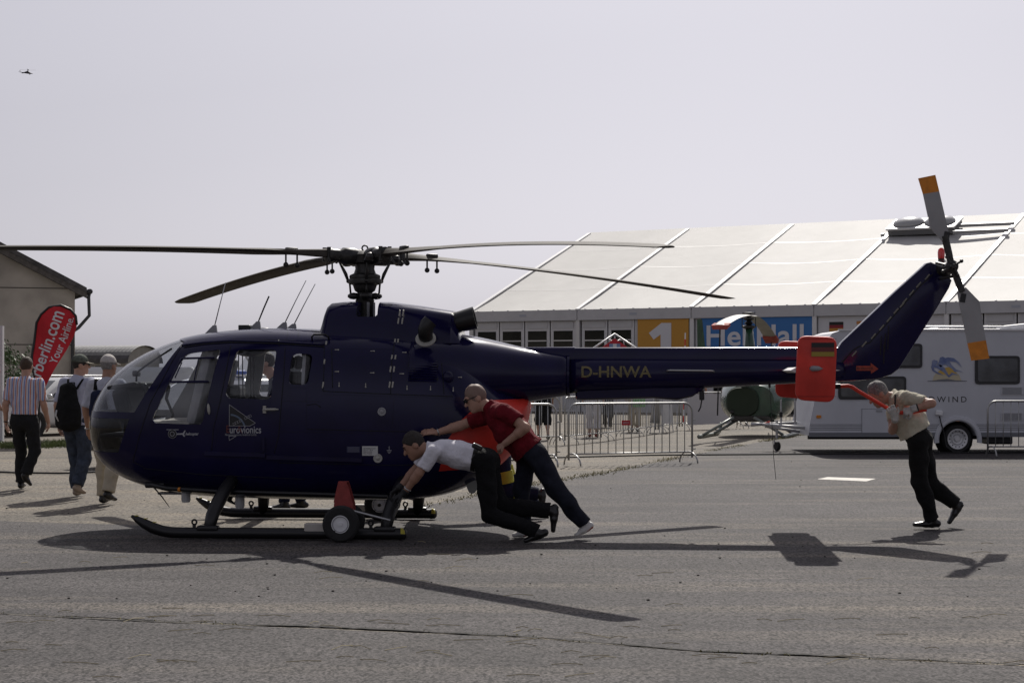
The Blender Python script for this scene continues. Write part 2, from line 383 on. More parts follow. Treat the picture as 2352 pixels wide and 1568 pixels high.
def grass(name, pts, n, h, spread, m, cl=14):
    """many thin blades as one mesh"""
    mb = MB(); L = [(G(*pts[i]), G(*pts[i + 1])) for i in range(len(pts) - 1)]; T = sum((b - a).length for a, b in L)
    vs = []; fs = []
    clumps = [random.random() for _ in range(max(6, n // cl))]
    for _ in range(n):
        s = max(0, min(0.999, random.choice(clumps) + random.gauss(0, 0.012 if cl > 3 else 0.0))) * T
        for a, b in L:
            d = (b - a).length
            if s <= d: break
            s -= d
        p = a.lerp(b, s / d) + Vector((random.gauss(0, spread), random.gauss(0, spread), 0)); hh = h * random.uniform(0.35, 1.2)
        t = random.uniform(0, 6.28); dx, dy = math.cos(t) * 0.006, math.sin(t) * 0.006; lx, ly = random.gauss(0, 0.45) * hh, random.gauss(0, 0.45) * hh
        o = len(vs); vs += [(p.x - dx, p.y - dy, 0.004), (p.x + dx, p.y + dy, 0.004), (p.x + lx * 0.4 + dx * 0.7, p.y + ly * 0.4 + dy * 0.7, hh * 0.6), (p.x + lx * 0.4 - dx * 0.7, p.y + ly * 0.4 - dy * 0.7, hh * 0.6), (p.x + lx, p.y + ly, hh)]
        fs += [(o, o + 1, o + 2, o + 3), (o + 3, o + 2, o + 4)]
    mb.add(vs, fs); return tag(mb.build(name, m, fix=False), kind='stuff')
gm = mat('dry_grass', (0.22, 0.20, 0.075), 0.9, var=0.5, vscale=3); gm2 = mat('green_grass', (0.085, 0.11, 0.03), 0.9, var=0.5, vscale=2)
tag(grass('grass', [(960, 1165), (1200, 1117), (1405, 1083), (1500, 1063), (1640, 1034), (1742, 1016), (1840, 999)], 2300, 0.034, 0.09, gm, 40), 'dry grass growing along the seam of the tarmac', 'grass')
tag(grass('grass', [(-3, 1409), (180, 1420), (520, 1434), (760, 1440), (1200, 1463), (1600, 1496), (2360, 1528)], 200, 0.016, 0.02, gm, 2), 'sparse grass blades growing from the crack in the front', 'grass')
tag(grass('grass', [(-60, 1022), (60, 1028), (150, 1020), (300, 1010)], 9000, 0.10, 0.42, gm2), 'green verge of low grass at the foot of the hall', 'grass')
mb = MB()
for _ in range(90):
    p = G(random.uniform(0, 2352), random.choice((random.uniform(1240, 1560), random.uniform(1415, 1530)))); t = random.gauss(0, .5); d = Vector((math.cos(t), math.sin(t), 0)) * random.uniform(.03, .11)
    mb.tube([p - d + Z0 * .007, p + Z0 * random.uniform(.008, .02), p + d + Z0 * .008], .0022, 4)
tag(mb.build('straw', mat('straw', (0.42, 0.36, 0.22), .8)), 'pale straws lying scattered on the front tarmac', 'straw', kind='stuff')
# stones and leaf litter
mb = MB()
for _ in range(170):
    u = random.uniform(0, 2352); v = 985 + 400 * random.random() ** 1.3
    p = G(u, v); r = random.uniform(0.004, 0.013); mb.ell((p.x, p.y, 0.004 + r * 0.4), (r, r * random.uniform(0.6, 1.3), r * 0.6), 6)
tag(mb.build('gravel', mat('gravel', (0.05, 0.045, 0.04), 0.9, var=0.6, vscale=3)), 'small dark stones and litter scattered on the tarmac', 'gravel', kind='stuff')
# black cable across the apron
mb = MB(); pts = []
for u, v in [(-40, 1083), (0, 1086), (40, 1088), (140, 1089), (260, 1085), (500, 1084), (900, 1078), (1262, 1053), (1380, 1050), (1500, 1047), (1640, 1046), (1800, 1045), (2100, 1043), (2380, 1040)]:
    p = G(u, v); pts.append((p.x, p.y, 0.02))
sm = []
for i in range(len(pts) - 1):
    for k in range(8): sm.append(Vector(pts[i]).lerp(Vector(pts[i + 1]), k / 8))
mb.tube(sm + [pts[-1]], 0.016, 6)
tag(mb.build('power_cable', mat('black_rubber', (0.012, 0.012, 0.012), 0.6), smooth=True), 'long black cable lying across the tarmac behind the helicopter', 'cable')

# ------------------------------------------------------------------ the helicopter
OX, OY, YAW = -1.463, 18.2, R(4.0); cs, sn = math.cos(YAW), math.sin(YAW)
def HL(u, v, y=0.0):
    """helicopter coordinates (x aft, y away from camera, z up) of the point seen at u,v in the plane y"""
    k = (u - CX) / FPX; x = (k * (OY + y * cs) - OX - y * sn) / (cs + k * sn)
    return Vector((x, y, CAM_H + (VH - v) * (OY - x * sn + y * cs) / FPX))
def HX(u, y=0.0): return HL(u, 0, y).x
def W(p):
    """helicopter -> world"""
    p = Vector(p); return Vector((OX + p.x * cs + p.y * sn, OY - p.x * sn + p.y * cs, p.z))
heli = empty('helicopter', (OX, OY, 0), -YAW, 'dark blue twin engine helicopter on skids with D-HNWA on its boom', 'helicopter')

navy = mat('navy_paint', (0.0085, 0.0072, 0.040), 0.15, spec=0.26, var=0.2, vscale=3, bump=0.035, bscale=4.5)
black = mat('black_paint', (0.008, 0.008, 0.009), 0.42)
blackm = mat('dark_metal', (0.045, 0.044, 0.042), 0.45, 0.6, var=0.4, vscale=25)
steel = mat('steel', (0.45, 0.45, 0.44), 0.35, 0.9)
rubber = MATS['black_rubber']; tyre = mat('tyre', (0.018, 0.018, 0.018), 0.85, bump=0.3, bscale=90)
redp = mat('orange_red_paint', (0.62, 0.035, 0.02), 0.5, var=0.2, vscale=5, bump=0.04, bscale=30)
whitep = mat('white_paint', (0.72, 0.72, 0.72), 0.45, var=0.08, vscale=9)
greyp = mat('grey_paint', (0.30, 0.30, 0.31), 0.5, var=0.1, vscale=9)
cabin = mat('cabin_grey', (0.30, 0.30, 0.31), 0.8, var=0.15, vscale=7)
seatm = mat('seat_cloth', (0.025, 0.025, 0.028), 0.9, bump=0.2); yellow = mat('yellow_paint', (0.50, 0.44, 0.05), 0.5, var=0.2, vscale=30)
seam = mat('seam_dark', (0.004, 0.004, 0.008), 0.7); latchm = mat('latch_grey', (0.40, 0.39, 0.35), 0.45, 0.2)
canopy = glass('canopy_glass', (0.98, 0.985, 0.99), 1.0, 0.03, 1.0)

def smooth_rows(rows, sub):
    a = np.array(rows, float); out = []
    for i in range(len(a) - 1):
        p0, p1, p2, p3 = a[max(i - 1, 0)], a[i], a[i + 1], a[min(i + 2, len(a) - 1)]
        for k in range(sub):
            t = k / sub; out.append(0.5 * ((2 * p1) + (p2 - p0) * t + (2 * p0 - 5 * p1 + 4 * p2 - p3) * t * t + (3 * p1 - p0 - 3 * p2 + p3) * t ** 3))
    out.append(a[-1]); return np.array(out)
class Loft:
    """rows: u, v top, v bottom, half width, exponent, height of widest point (0..1)"""
    def __init__(s, rows, sub=3):
        q = []
        for u, vt, vb, w_, n, c in rows: t, b = HL(u, vt), HL(u, vb); q.append((t.x, t.z, b.z, w_, n, c))
        s.r = smooth_rows(q, sub)
    def ring(s, i, N=56, ins=0.0):
        x, zt, zb, w_, n, c = s.r[i]; zt -= ins; zb += ins; w_ = max(w_ - ins, 0.01); zc = zb + (zt - zb) * c; out = []
        for j in range(N):
            t = 2 * math.pi * (j + 0.5) / N; cc, ss = math.cos(t), math.sin(t)
            hz = (zt - zc) if ss > 0 else (zc - zb)
            out.append((x, w_ * math.copysign(abs(cc) ** (2 / n), cc), zc + hz * math.copysign(abs(ss) ** (2 / n), ss)))
        return out
    def mesh(s, name='loft', ins=0.0, N=56, off=0.0):
        mb = MB(); mb.rings([s.ring(i, N, ins) for i in range(len(s.r))]); return mb.mesh(name, True)
    def surf(s, x, z):
        """half width of the hull at x, z"""
        p = [np.interp(x, s.r[:, 0], s.r[:, k]) for k in range(6)]; _, zt, zb, w_, n, c = p; zc = zb + (zt - zb) * c
        hz = (zt - zc) if z > zc else (zc - zb); t = min(abs(z - zc) / max(hz, 1e-4), 0.999)
        return w_ * (1 - t ** n) ** (1 / n)
def shell(me, th):
    o = bpy.data.objects.new('s', me); COL.objects.link(o); md = o.modifiers.new('s', 'SOLIDIFY'); md.thickness = th; md.offset = -1; md.material_offset = 1; md.material_offset_rim = 0
    me.materials.clear(); me.materials.append(navy); me.materials.append(cabin)
    dg = bpy.context.evaluated_depsgraph_get(); dg.update(); r = bpy.data.meshes.new_from_object(o.evaluated_get(dg)); bpy.data.objects.remove(o); return r
pod = Loft([(219, 962, 990, 0.08, 2.0, .45), (220.5, 946, 1004, 0.17, 2.05, .45), (225, 927, 1030, 0.28, 2.1, .45), (233, 906, 1048, 0.375, 2.1, .45), (246, 886, 1064, 0.465, 2.15, .44), (266, 861, 1080, 0.55, 2.2, .43), (302, 832, 1100, 0.645, 2.3, .42),
            (350, 805, 1116, 0.72, 2.5, .42), (400, 785, 1127, 0.752, 2.7, .42), (440, 773, 1132, 0.77, 2.9, .42), (500, 763, 1137, 0.785, 3.1, .42), (580, 756, 1140, 0.79, 3.3, .42), (660, 754, 1142, 0.79, 3.3, .42), (760, 757, 1144, 0.79, 3.3, .42), (900, 762, 1145, 0.79, 3.3, .42),
            (1000, 772, 1138, 0.775, 3.1, .42), (1060, 800, 1122, 0.74, 2.9, .42), (1110, 845, 1098, 0.68, 2.7, .42), (1150, 885, 1067, 0.61, 2.5, .42), (1185, 908, 1030, 0.53, 2.3, .42), (1205, 913, 990, 0.45, 2.2, .45), (1216, 918, 950, 0.30, 2.1, .5)])
cone = Loft([(960, 772, 975, 0.745, 2.9, .5), (1010, 768, 965, 0.69, 2.7, .5), (1060, 768, 955, 0.60, 2.5, .5), (1110, 776, 945, 0.495, 2.3, .5), (1150, 785, 936, 0.41, 2.15, .5), (1200, 797, 926, 0.315, 2.05, .5), (1250, 806, 917, 0.25, 2, .5), (1305, 813, 908, 0.208, 2, .5)], 3)
boom = Loft([(1306, 820, 904, 0.182, 2, .5), (1450, 820, 899, 0.172, 2, .5), (1600, 821, 892, 0.155, 2, .5), (1830, 822, 880, 0.128, 2, .5), (1935, 824, 876, 0.118, 2, .5)], 2)
def cutter(poly, y, d0=-1.3, d1=1.3, rr=0.0):
    q = [HL(u, v, y) for u, v in poly]; q = [(p.x, p.z) for p in q]
    if rr: q = rounded(q, rr)
    mb = MB(); mb.prism(q, lambda a, b, d: Vector((a, d, b)), d0, d1); return mb.mesh('cut')
win_front = [(421, 812), (497, 802), (501, 806), (467, 968), (461, 975), (354, 971), (349, 962), (405, 838)]
win_rear = [(540, 802), (631, 802), (624, 910), (617, 917), (526, 914), (519, 905)]
win_aft = [(668, 811), (716, 813), (707, 884), (662, 883)]
shield = [(150, 700), (418, 784), (411, 794), (319, 946), (150, 943)]
chin = [(150, 958), (314, 960), (298, 1002), (284, 1037), (150, 1037)]
rear = [(1112, 919), (1065, 962), (1035, 1005), (1012, 1080), (1150, 1071), (1192, 1036), (1260, 970), (1260, 915)]
outer = pod.mesh('fuselage'); sh = shell(outer.copy(), 0.028)
cuts = [(win_front, -.76, .05), (win_rear, -.77, .05), (win_aft, -.77, .06), (shield, -.55, 0), (chin, -.45, 0)]
cur = sh.copy()
for pl, y, rr in cuts: cur = boolean(cur, cutter(pl, y, rr=rr))
cur = boolean(cur, cutter(rear, -.55))
cur.set_sharp_from_angle(angle=R(35))
fus = bpy.data.objects.new('fuselage', cur); COL.objects.link(fus); fus.parent = heli
for s, (d0, d1) in ((0, (-1.3, -0.003)), (1, (0.003, 1.3))):
    me = boolean(shell(pod.mesh('q'), .012), cutter(rear, -.55, d0, d1), 'INTERSECT'); me.materials.clear(); me.materials.append(redp); me.materials.append(redp); me.set_sharp_from_angle(angle=R(35))
    o = bpy.data.objects.new('rear_door', me); COL.objects.link(o); o.parent = heli; tag(o, 'orange red rear cargo door')
thin = shell(pod.mesh('g', 0.010), 0.006)
for nm, pl, y, rr in (('door_window', win_front, -.76, .05), ('door_window', win_rear, -.77, .05), ('cabin_window', win_aft, -.77, .06)):
    for d0, d1 in ((-1.3, -0.2), (0.2, 1.3)):
        me = boolean(thin.copy(), cutter(pl, y, d0, d1, rr), 'INTERSECT'); me.materials.clear(); me.materials.append(canopy); me.materials.append(canopy)
        o = bpy.data.objects.new(nm, me); COL.objects.link(o); o.parent = heli
chin_g = glass('chin_glass', (0.44, 0.45, 0.46), 0.98, 0.05, 1.0); screen_g = glass('screen_glass', (0.90, 0.915, 0.93), 0.98, 0.03, 1.0)
for nm, pl, y, gm_ in (('windscreen', shield, -.55, screen_g), ('chin_window', chin, -.45, chin_g)):
    for d0, d1 in ((-1.3, -0.02), (0.02, 1.3)):
        me = boolean(thin.copy(), cutter(pl, y, d0, d1), 'INTERSECT'); me.materials.clear(); me.materials.append(gm_); me.materials.append(gm_); me.set_sharp_from_angle(angle=R(40))
        o = bpy.data.objects.new(nm, me); COL.objects.link(o); o.parent = heli
    me = boolean(sh.copy(), cutter(pl, y, -.022, .022), 'INTERSECT'); o = bpy.data.objects.new('windscreen_post', me); COL.objects.link(o); o.parent = heli
def on_side(u, v, lift=0.004, lf=pod, y0=-0.77):
    """point on the near flank of the hull seen at u, v"""
    y = y0
    for _ in range(4):
        p = HL(u, v, y); y = -lf.surf(p.x, p.z)
    p = HL(u, v, y); return Vector((p.x, -lf.surf(p.x, p.z) - lift, p.z))
link('tail_cone', cone.mesh('tail_cone'), navy, heli); link('tail_boom', boom.mesh('tail_boom'), navy, heli)
# collar where the boom is bolted on
mb = MB(); x = HX(1306.5); c = HL(1306.5, 861).z; mb.lathe([(-.012, .195), (-.012, .212), (.012, .212), (.012, .186)], (x, 0, c), (1, 0, 0), 40); mb.build('boom_collar', navy, heli, 30)
# drive shaft cover along the boom top
mb = MB(); rows = []
for u, vt, w_ in ((1205, 799, .07), (1212, 797, .085), (1320, 796, .085), (1321, 797.5, .082), (1700, 797, .08), (1800, 796, .078), (1930, 796, .07)):
    a = HL(u, vt); b = HL(u, 826); rows.append([(a.x, w_ * c_, b.z + (a.z - b.z) * h_) for c_, h_ in ((-1, 0), (-1, .72), (-.85, .9), (-.5, .99), (.5, .99), (.85, .9), (1, .72), (1, 0))])
mb.rings(rows); mb.build('drive_shaft_cover', navy, heli, 40)
# engine deck fairing around the mast
rows = []
for u, vt, w_ in ((741, 762, .30), (747, 757, .36), (754, 738, .42), (759, 718, .44), (764, 704, .445), (772, 697, .45), (800, 694, .455), (838, 694.3, .46), (905, 695, .47), (970, 703, .47), (1046, 715, .45), (1052, 735, .43), (1058, 752, .42), (1066, 775, .40)):
    a = HL(u, vt); b = HL(u, 790); ring_ = []
    for j in range(29):
        t = math.pi * j / 28; cc, ss = math.cos(t), math.sin(t); n = 4.2
        fl = 1 + 0.12 * max(0, 1 - (a.z - b.z) * 0 - abs(ss) * 2.5) ** 2
        ring_.append((a.x, w_ * fl * math.copysign(abs(cc) ** (2 / n), cc), b.z + (a.z - b.z) * abs(ss) ** (2 / n)))
    rows.append(ring_)
mb = MB(); mb.rings(rows); fm = mb.mesh('fairing', 40)
q = [HL(u, v, -.46) for u, v in ((817, 660), (866, 660), (866, 722), (861, 727), (822, 727), (817, 722))]; mb = MB(); mb.prism([(p.x, p.z) for p in q], lambda a, b, d: Vector((a, d, b)), -.8, .8)
fm = boolean(fm, mb.mesh('c')); fm.set_sharp_from_angle(angle=R(35)); link('engine_fairing', fm, navy, heli)
# exhausts
for y in (-.24, .24):
    a = HL(1040, 742, y); b = HL(1095, 734, y); ax = (b - a).normalized(); ax = Vector((.90, 0, .22)).normalized()
    mb = MB(); o = HL(1046, 741, y); mb.lathe([(-.1, .10), (.02, .10), (.20, .113), (.20, .104), (-.08, .09)], o, ax, 28, False); mb.build('exhaust_pipe', black, heli, 40)
mb = MB(); o = HL(979, 784, -.62); mb.lathe([(0, .098), (.012, .098), (.014, .08)], o + Vector((0, -.04, .02)), (0, -.75, .66), 24); mb.build('intake_flange', latchm, heli, 40)
mb = MB(); b0 = HL(979, 778, -.66); path = [b0 + Vector(q) for q in ((0, .03, -.01), (-.005, -.03, .04), (.0, -.05, .09), (.018, -.055, .135), (.048, -.05, .17))]
mb.tube(path, [.068, .07, .074, .072, .07], 18); mb.build('intake_scoop', black, heli, 40)

# --- hull details
def strip(pts, r, name, m, lift=0.002, lf=pod, n=5):
    L = []
    for i in range(len(pts) - 1):
        k = max(2, int(math.hypot(pts[i + 1][0] - pts[i][0], pts[i + 1][1] - pts[i][1]) / 8))
        L += [on_side(pts[i][0] + (pts[i + 1][0] - pts[i][0]) * j / k, pts[i][1] + (pts[i + 1][1] - pts[i][1]) * j / k, lift, lf) for j in range(k)]
    L.append(on_side(*pts[-1], lift, lf)); mb = MB(); mb.tube(L, r, n); return mb.build(name, m, heli, True)
def decal(me, u, v, name, m, lift=0.004, lf=pod, cut=0.02, parent=None):
    p0 = on_side(u, v, 0, lf)
    def fn(a, b):
        x, z = p0.x + a, p0.z + b; return Vector((x, -lf.surf(x, z) - lift, z))
    return link(name, map_mesh(me, fn, cut), m, parent or heli)
for nm, pts in (('door_seam', [(530, 793), (520, 850), (505, 925), (490, 985), (486, 1034)]), ('door_seam', [(655, 797), (652, 860), (646, 930), (640, 1000), (630, 1040)]),
                ('door_seam', [(418, 792), (395, 830), (345, 925), (320, 1000), (305, 1060), (330, 1072)]), ('panel_seam', [(915, 700), (910, 760), (900, 830), (897, 905)]), ('panel_seam', [(745, 790), (744, 850), (742, 898)]), ('panel_seam', [(742, 898), (900, 905), (1040, 910)]), ('panel_seam', [(762, 800), (764, 890)]), ('panel_seam', [(1012, 800), (1020, 905)]), ('panel_seam', [(705, 930), (725, 927), (737, 935)]), ('panel_seam', [(640, 760 + 20), (641, 795)]), ('panel_seam', [(705, 985), (900, 990), (1000, 992)]), ('panel_seam', [(640, 1062), (900, 1068), (1000, 1066)]), ('panel_seam', [(330, 1075), (470, 1090), (700, 1100)])):
    if nm == 'panel_seam' and pts[0][1] < 760: pts = [(908, 775)] + pts[2:]
    strip(pts, .0035, nm, seam)
strip([(418, 793), (470, 786), (530, 782), (640, 785), (745, 791)], .011, 'roof_gutter', navy, .008); strip([(422, 797), (470, 790), (530, 786), (640, 789), (745, 796)], .007, 'roof_seam_shade', seam, .004)  # dark line under the gutter: roof groove and overhang shadow in one colour
# sliding rail mouldings
for a, b, vv in ((470, 610, 1041), (613, 832, 1050)):
    mb = MB(); L = [on_side(u, vv + (u - a) * .03, .012) for u in np.linspace(a, b, 14)]
    mb.rings([[p + Vector((0, .02, .022)), p + Vector((0, -.012, .018)), p + Vector((0, -.012, -.018)), p + Vector((0, .02, -.022))] for p in L]); mb.build('door_rail', navy, heli)
mb = MB(); p = on_side(606, 1020, .008); mb.box(p, (.022, .02, .13)); mb.build('door_rail', navy, heli)
# window frame with sliding pane in the front door
fr = [((417, 823), (493, 821), .011), ((417, 823), (390, 877), .011), ((390, 877), (480, 876), .012), ((456, 823), (446, 874), .006), ((418, 832), (402, 868), .006)]
for a, b, r_ in fr: strip([a, b], r_, 'window_bar', navy, .004)
# handles
mb = MB(); p = on_side(619, 940, .02); mb.tube([p + Vector((-.06, 0, -.004)), p + Vector((-.03, -.012, 0)), p + Vector((.06, -.012, .002)), p + Vector((.09, 0, 0))], [.008, .013, .012, .006], 8); mb.box(p + Vector((-.045, .008, 0)), (.03, .02, .07)); mb.build('door_handle', latchm, heli)
mb = MB(); p = on_side(480, 939, .012); mb.ell(p, (.016, .014, .055), 10, Matrix.Rotation(R(-6), 3, 'Y')); mb.build('door_handle', latchm, heli, True)
# latches and hinges on the engine panels
lat_h = [(773, 803), (855, 806), (773, 853), (854, 856), (928, 809), (922, 858), (1058, 817), (1055, 866), (1030 - 105, 809)][:8]
lat_v = [(779, 882), (840, 884), (935, 889), (989, 890), (1041, 893)]
hin = [(918, 719), (926, 719), (915, 737), (924, 737), (911, 771), (918, 771), (907, 785), (914, 785), (900, 822), (908, 822), (897, 848), (905, 848), (895, 883), (902, 883), (749, 790), (745, 832), (742, 884)]
lm = MB(); lm.bbox((0, 0, 0), (.036, .006, .008), .002); lm.bbox((.018, 0, 0), (.014, .008, .013), .002); lme = lm.mesh('latch'); lme.materials.append(latchm)
hm_ = MB(); hm_.bbox((0, 0, 0), (.016, .007, .06), .006); hme = hm_.mesh('hinge'); hme.materials.append(latchm)
hmf = hme.copy(); hmf.materials.clear(); hmf.materials.append(mat('fin_hinge', (.17, .165, .14), .6))
for u, v in lat_h + lat_v:
    o = bpy.data.objects.new('latch', lme); COL.objects.link(o); o.parent = heli; o.location = on_side(u, v, .003); o.rotation_euler = (0, 0 if (u, v) in lat_h else R(90), 0)
for u, v in hin:
    o = bpy.data.objects.new('hinge', hme); COL.objects.link(o); o.parent = heli
    if v < 760: o.location = HL(u, v, -.475); o.rotation_euler = (0, R(8), 0)
    else: o.location = on_side(u, v, .003); o.rotation_euler = (0, R(8), 0)
# louvre grille
for i in range(12):
    v = 809 + i * 5.7; mb = MB(); a, b = on_side(940 - i * .25, v, 0), on_side(1006 - i * .25, v + 1.0, 0)
    mb.rings([[p + Vector((0, .01, .004)), p + Vector((0, -.002, .006)), p + Vector((0, -.024, -.010)), p + Vector((0, -.004, -.010))] for p in (a, b)]); mb.build('louvre', navy, heli)
p = on_side(973, 842, -.0); mb = MB(); a, b = on_side(938, 805, 0), on_side(1006, 874, 0); mb.rings([[q_ + Vector((0, .004, 0)) for q_ in (on_side(u, 806, 0), on_side(u, 840, 0), on_side(u, 874, 0))] + [on_side(u, 874, 0) + Vector((0, -.002, 0)), on_side(u, 840, 0) + Vector((0, -.002, 0)), on_side(u, 806, 0) + Vector((0, -.002, 0))] for u in (938, 972, 1006)]); mb.build('louvre_recess', seam, heli)
mb = MB(); p = on_side(1029, 866, 0); mb.ell(p, (.055, .04, .06), 14); mb.build('vent_blister', navy, heli, True)
for u, v, r_ in ((877, 945, .04), (868, 1052, .043)):
    mb = MB(); p = on_side(u, v, 0); mb.lathe([(-.02, r_), (.006, r_), (.008, r_ * .8), (.004, r_ * .6), (.01, r_ * .3), (.012, .002)], p, (0, -1, 0), 24); mb.build('filler_cap', latchm if v > 1000 else greyp, heli, 40)
# rivet rows
mb = MB()
for (u0, v0), (u1, v1), k in (((650, 921), (735, 922), 22), ((705, 900), (703, 985), 20), ((430, 782), (525, 771), 26), ((535, 777), (735, 783), 44), ((764, 801), (905, 802), 30), ((664, 889), (706, 890), 10), ((742, 905), (1030, 914), 60), ((905, 915), (900, 985), 16), ((650, 990), (860, 995), 40), ((320, 1010), (330, 960), 12), ((500, 985), (492, 1030), 10), ((1070, 800), (1090, 880), 16)):
    for i in range(k):
        t = i / (k - 1); p = on_side(u0 + (u1 - u0) * t, v0 + (v1 - v0) * t, .001); mb.ell(p, (.0035, .003, .0035), 6)
tag(mb.build('rivets', seam, heli), kind='stuff')
# --- lettering and marks
gold = mat('gold_lettering', (0.155, 0.128, 0.05), 0.55, var=0.4, vscale=60); lett = mat('white_lettering', (0.36, 0.36, 0.38), 0.5); redl = mat('red_lettering', (0.09, 0.008, 0.01), 0.5); mark = mat('mark_black', (0.006, 0.006, 0.008), 0.4)
decal(text_mesh('D-HNWA', 0.152, 'CENTER', 0.003, 1.05), 1414, 855, 'registration', gold, .006, boom)
decal(text_mesh('uro', 0.098, 'LEFT', 0.0015, .74), 527, 987, 'lettering', lett); decal(text_mesh('vionics', 0.098, 'LEFT', 0.0015, .74), 553, 987, 'lettering', lett)
decal(text_mesh('E', 0.10, 'LEFT', 0.002, .74), 519, 986, 'lettering', redl); decal(text_mesh('A', 0.10, 'LEFT', 0.002, .74), 544, 986, 'lettering', redl)
decal(text_mesh('Navigationssysteme GmbH & Co.KG', 0.028, 'CENTER', 0.0, .72), 553, 998, 'lettering', lett)
def uvpoly(pts, u0, v0):
    s = 17.42 / FPX; return [((a - u0) * s, (v0 - b) * s) for a, b in pts]
def outline(pts, u0, v0, wd):
    q = [Vector((a, b, 0)) for a, b in uvpoly(pts, u0, v0)]; mb = MB(); n = len(q)
    for i in range(n):
        a, b = q[i], q[(i + 1) % n]; d = (b - a).normalized(); k = Vector((-d.y, d.x, 0)) * wd; a = a - d * wd; b = b + d * wd; mb.add([a - k, b - k, b + k, a + k], [(0, 1, 2, 3)])
    return mb.mesh('o', fix=False)
tri = [(527, 929), (527, 978), (575, 978), (588, 971)]
decal(poly_mesh(uvpoly(tri, 527, 929)), 527, 929, 'emblem', mark, .003); decal(outline(tri, 527, 929, .002), 527, 929, 'emblem_edge', lett, .0055, cut=0)
decal(outline([(526, 1001), (543, 1001), (527, 1011)], 526, 1001, .0018), 526, 1001, 'emblem_edge', lett, .0055, cut=0)
arc = [(528 + 38 * math.cos(t), 988 + 38 * math.sin(t)) for t in np.linspace(-1.52, -.26, 12)] + [(528 + 34 * math.cos(t), 988 + 34 * math.sin(t)) for t in np.linspace(-.3, -1.5, 12)]
decal(poly_mesh(uvpoly([(max(a, 527.5), min(b, 977.5)) for a, b in arc], 527, 929)), 527, 929, 'emblem_arc', mat('emblem_blue', (0.10, 0.14, 0.2), 0.5), .005)
for k in range(8):
    t = k / 8; d = (0.905, -0.425); uu, vv = 535 + 43 * t, 972 - 21 * t
    if k == 4: continue
    decal(outline([(uu, vv), (uu + 5 * d[0], vv + 5 * d[1]), (uu + 5 * d[0] + 2, vv + 5 * d[1] + 4.5), (uu + 2, vv + 4.5)], 527, 929, .0011), 527, 929, 'emblem_panel', lett, .0065, cut=0)
# small helicopter emblem on the front door
cir = lambda cu, cv, r_, n=20: [(cu + r_ * math.cos(6.2832 * i / n), cv + r_ * math.sin(6.2832 * i / n)) for i in range(n)]
decal(poly_mesh(uvpoly(cir(396, 996, 10.5), 396, 996)), 396, 996, 'emblem', lett, .003); decal(poly_mesh(uvpoly(cir(396, 996, 9.8), 396, 996)), 396, 996, 'emblem', mark, .0045)
decal(outline(cir(396, 996, 5), 396, 996, .0022), 396, 996, 'emblem_ring', lett, .006, cut=0)
decal(poly_mesh(uvpoly([(406, 995), (421, 994), (425, 988), (428, 988), (424, 997), (427, 1002), (423, 1002), (420, 997.5), (406, 998)], 396, 996)), 396, 996, 'emblem', lett, .003)
decal(text_mesh('helicopter', 0.036, 'LEFT', 0.001, .85, .3), 426, 996, 'lettering', lett); decal(poly_mesh(uvpoly([(382, 985.5), (411, 985.5), (411, 986.8), (382, 986.8)], 396, 996)), 396, 996, 'emblem', lett, .003)
# data plates
plate = mat('plate_white', (0.6, 0.6, 0.58), 0.5)
pl = decal(poly_mesh([(-.075, -.045), (.075, -.045), (.075, .045), (-.075, .045)]), 850, 1035, 'data_plate', plate)
for i, s_ in enumerate(('BETRIEBSSTOFF', 'JET A1   JP-4', 'DIN 51 520', 'MIL-T 5624')):
    decal(text_mesh(s_, .017, 'LEFT', 0, 1.0), 835, 1029.5 + i * 4, 'lettering', mark, .006, parent=None)
pl = decal(poly_mesh([(-.065, -.03), (.065, -.03), (.065, .03), (-.065, .03)]), 812, 1032, 'data_plate', mat('plate_blue', (0.02, 0.022, 0.07), 0.6))
for i in range(5): decal(poly_mesh([(-.055, -.0025), (.055, -.0025), (.055, .0025), (-.055, .0025)]), 812, 1027 + i * 2.4, 'lettering', mat('dull_lettering', (0.12, 0.12, 0.16), 0.6), .006, cut=0)
for i, wd in enumerate((.024, .016, .008)): decal(poly_mesh([(-wd, -.003), (wd, -.003), (wd, .003), (-wd, .003)]), 894, 1034 + i * 3, 'earth_symbol', lett, cut=0)
decal(poly_mesh([(-.003, 0), (.003, 0), (.003, .04), (-.003, .04)]), 894, 1034, 'earth_symbol', lett, cut=0)
# grab handle on the boom
mb = MB(); a, b = HL(1532, 851, -.2), HL(1640, 852, -.19); mb.tube([a + Vector((0, .05, -.01)), a, a + Vector((.03, -.02, .003)), b + Vector((-.03, -.02, .003)), b, b + Vector((0, .05, -.01))], .009, 8); mb.build('grab_handle', steel, heli, True)
# pod under the boom
rows = []
for u, vt, vb, w_ in ((1322, 893, 915, .07), (1326, 892, 918.5, .10), (1345, 891, 919, .11), (1420, 889, 917, .11), (1500, 886, 914.5, .11), (1525, 886, 917, .115), (1555, 885, 919, .11), (1590, 886, 911, .08), (1612, 886, 896, .04), (1622, 886, 889, .01)):
    a, b = HL(u, vt), HL(u, vb); rows.append([(a.x, w_ * math.cos(t) if abs(math.cos(t)) < .7 else w_ * math.copysign(.8, math.cos(t)), (a.z + b.z) / 2 + (a.z - b.z) / 2 * math.copysign(min(1, abs(math.sin(t)) * 1.15), math.sin(t))) for t in np.linspace(0, 2 * math.pi, 21)[:-1]])
mb = MB(); mb.rings(rows); mb.build('belly_pod', navy, heli, 40)
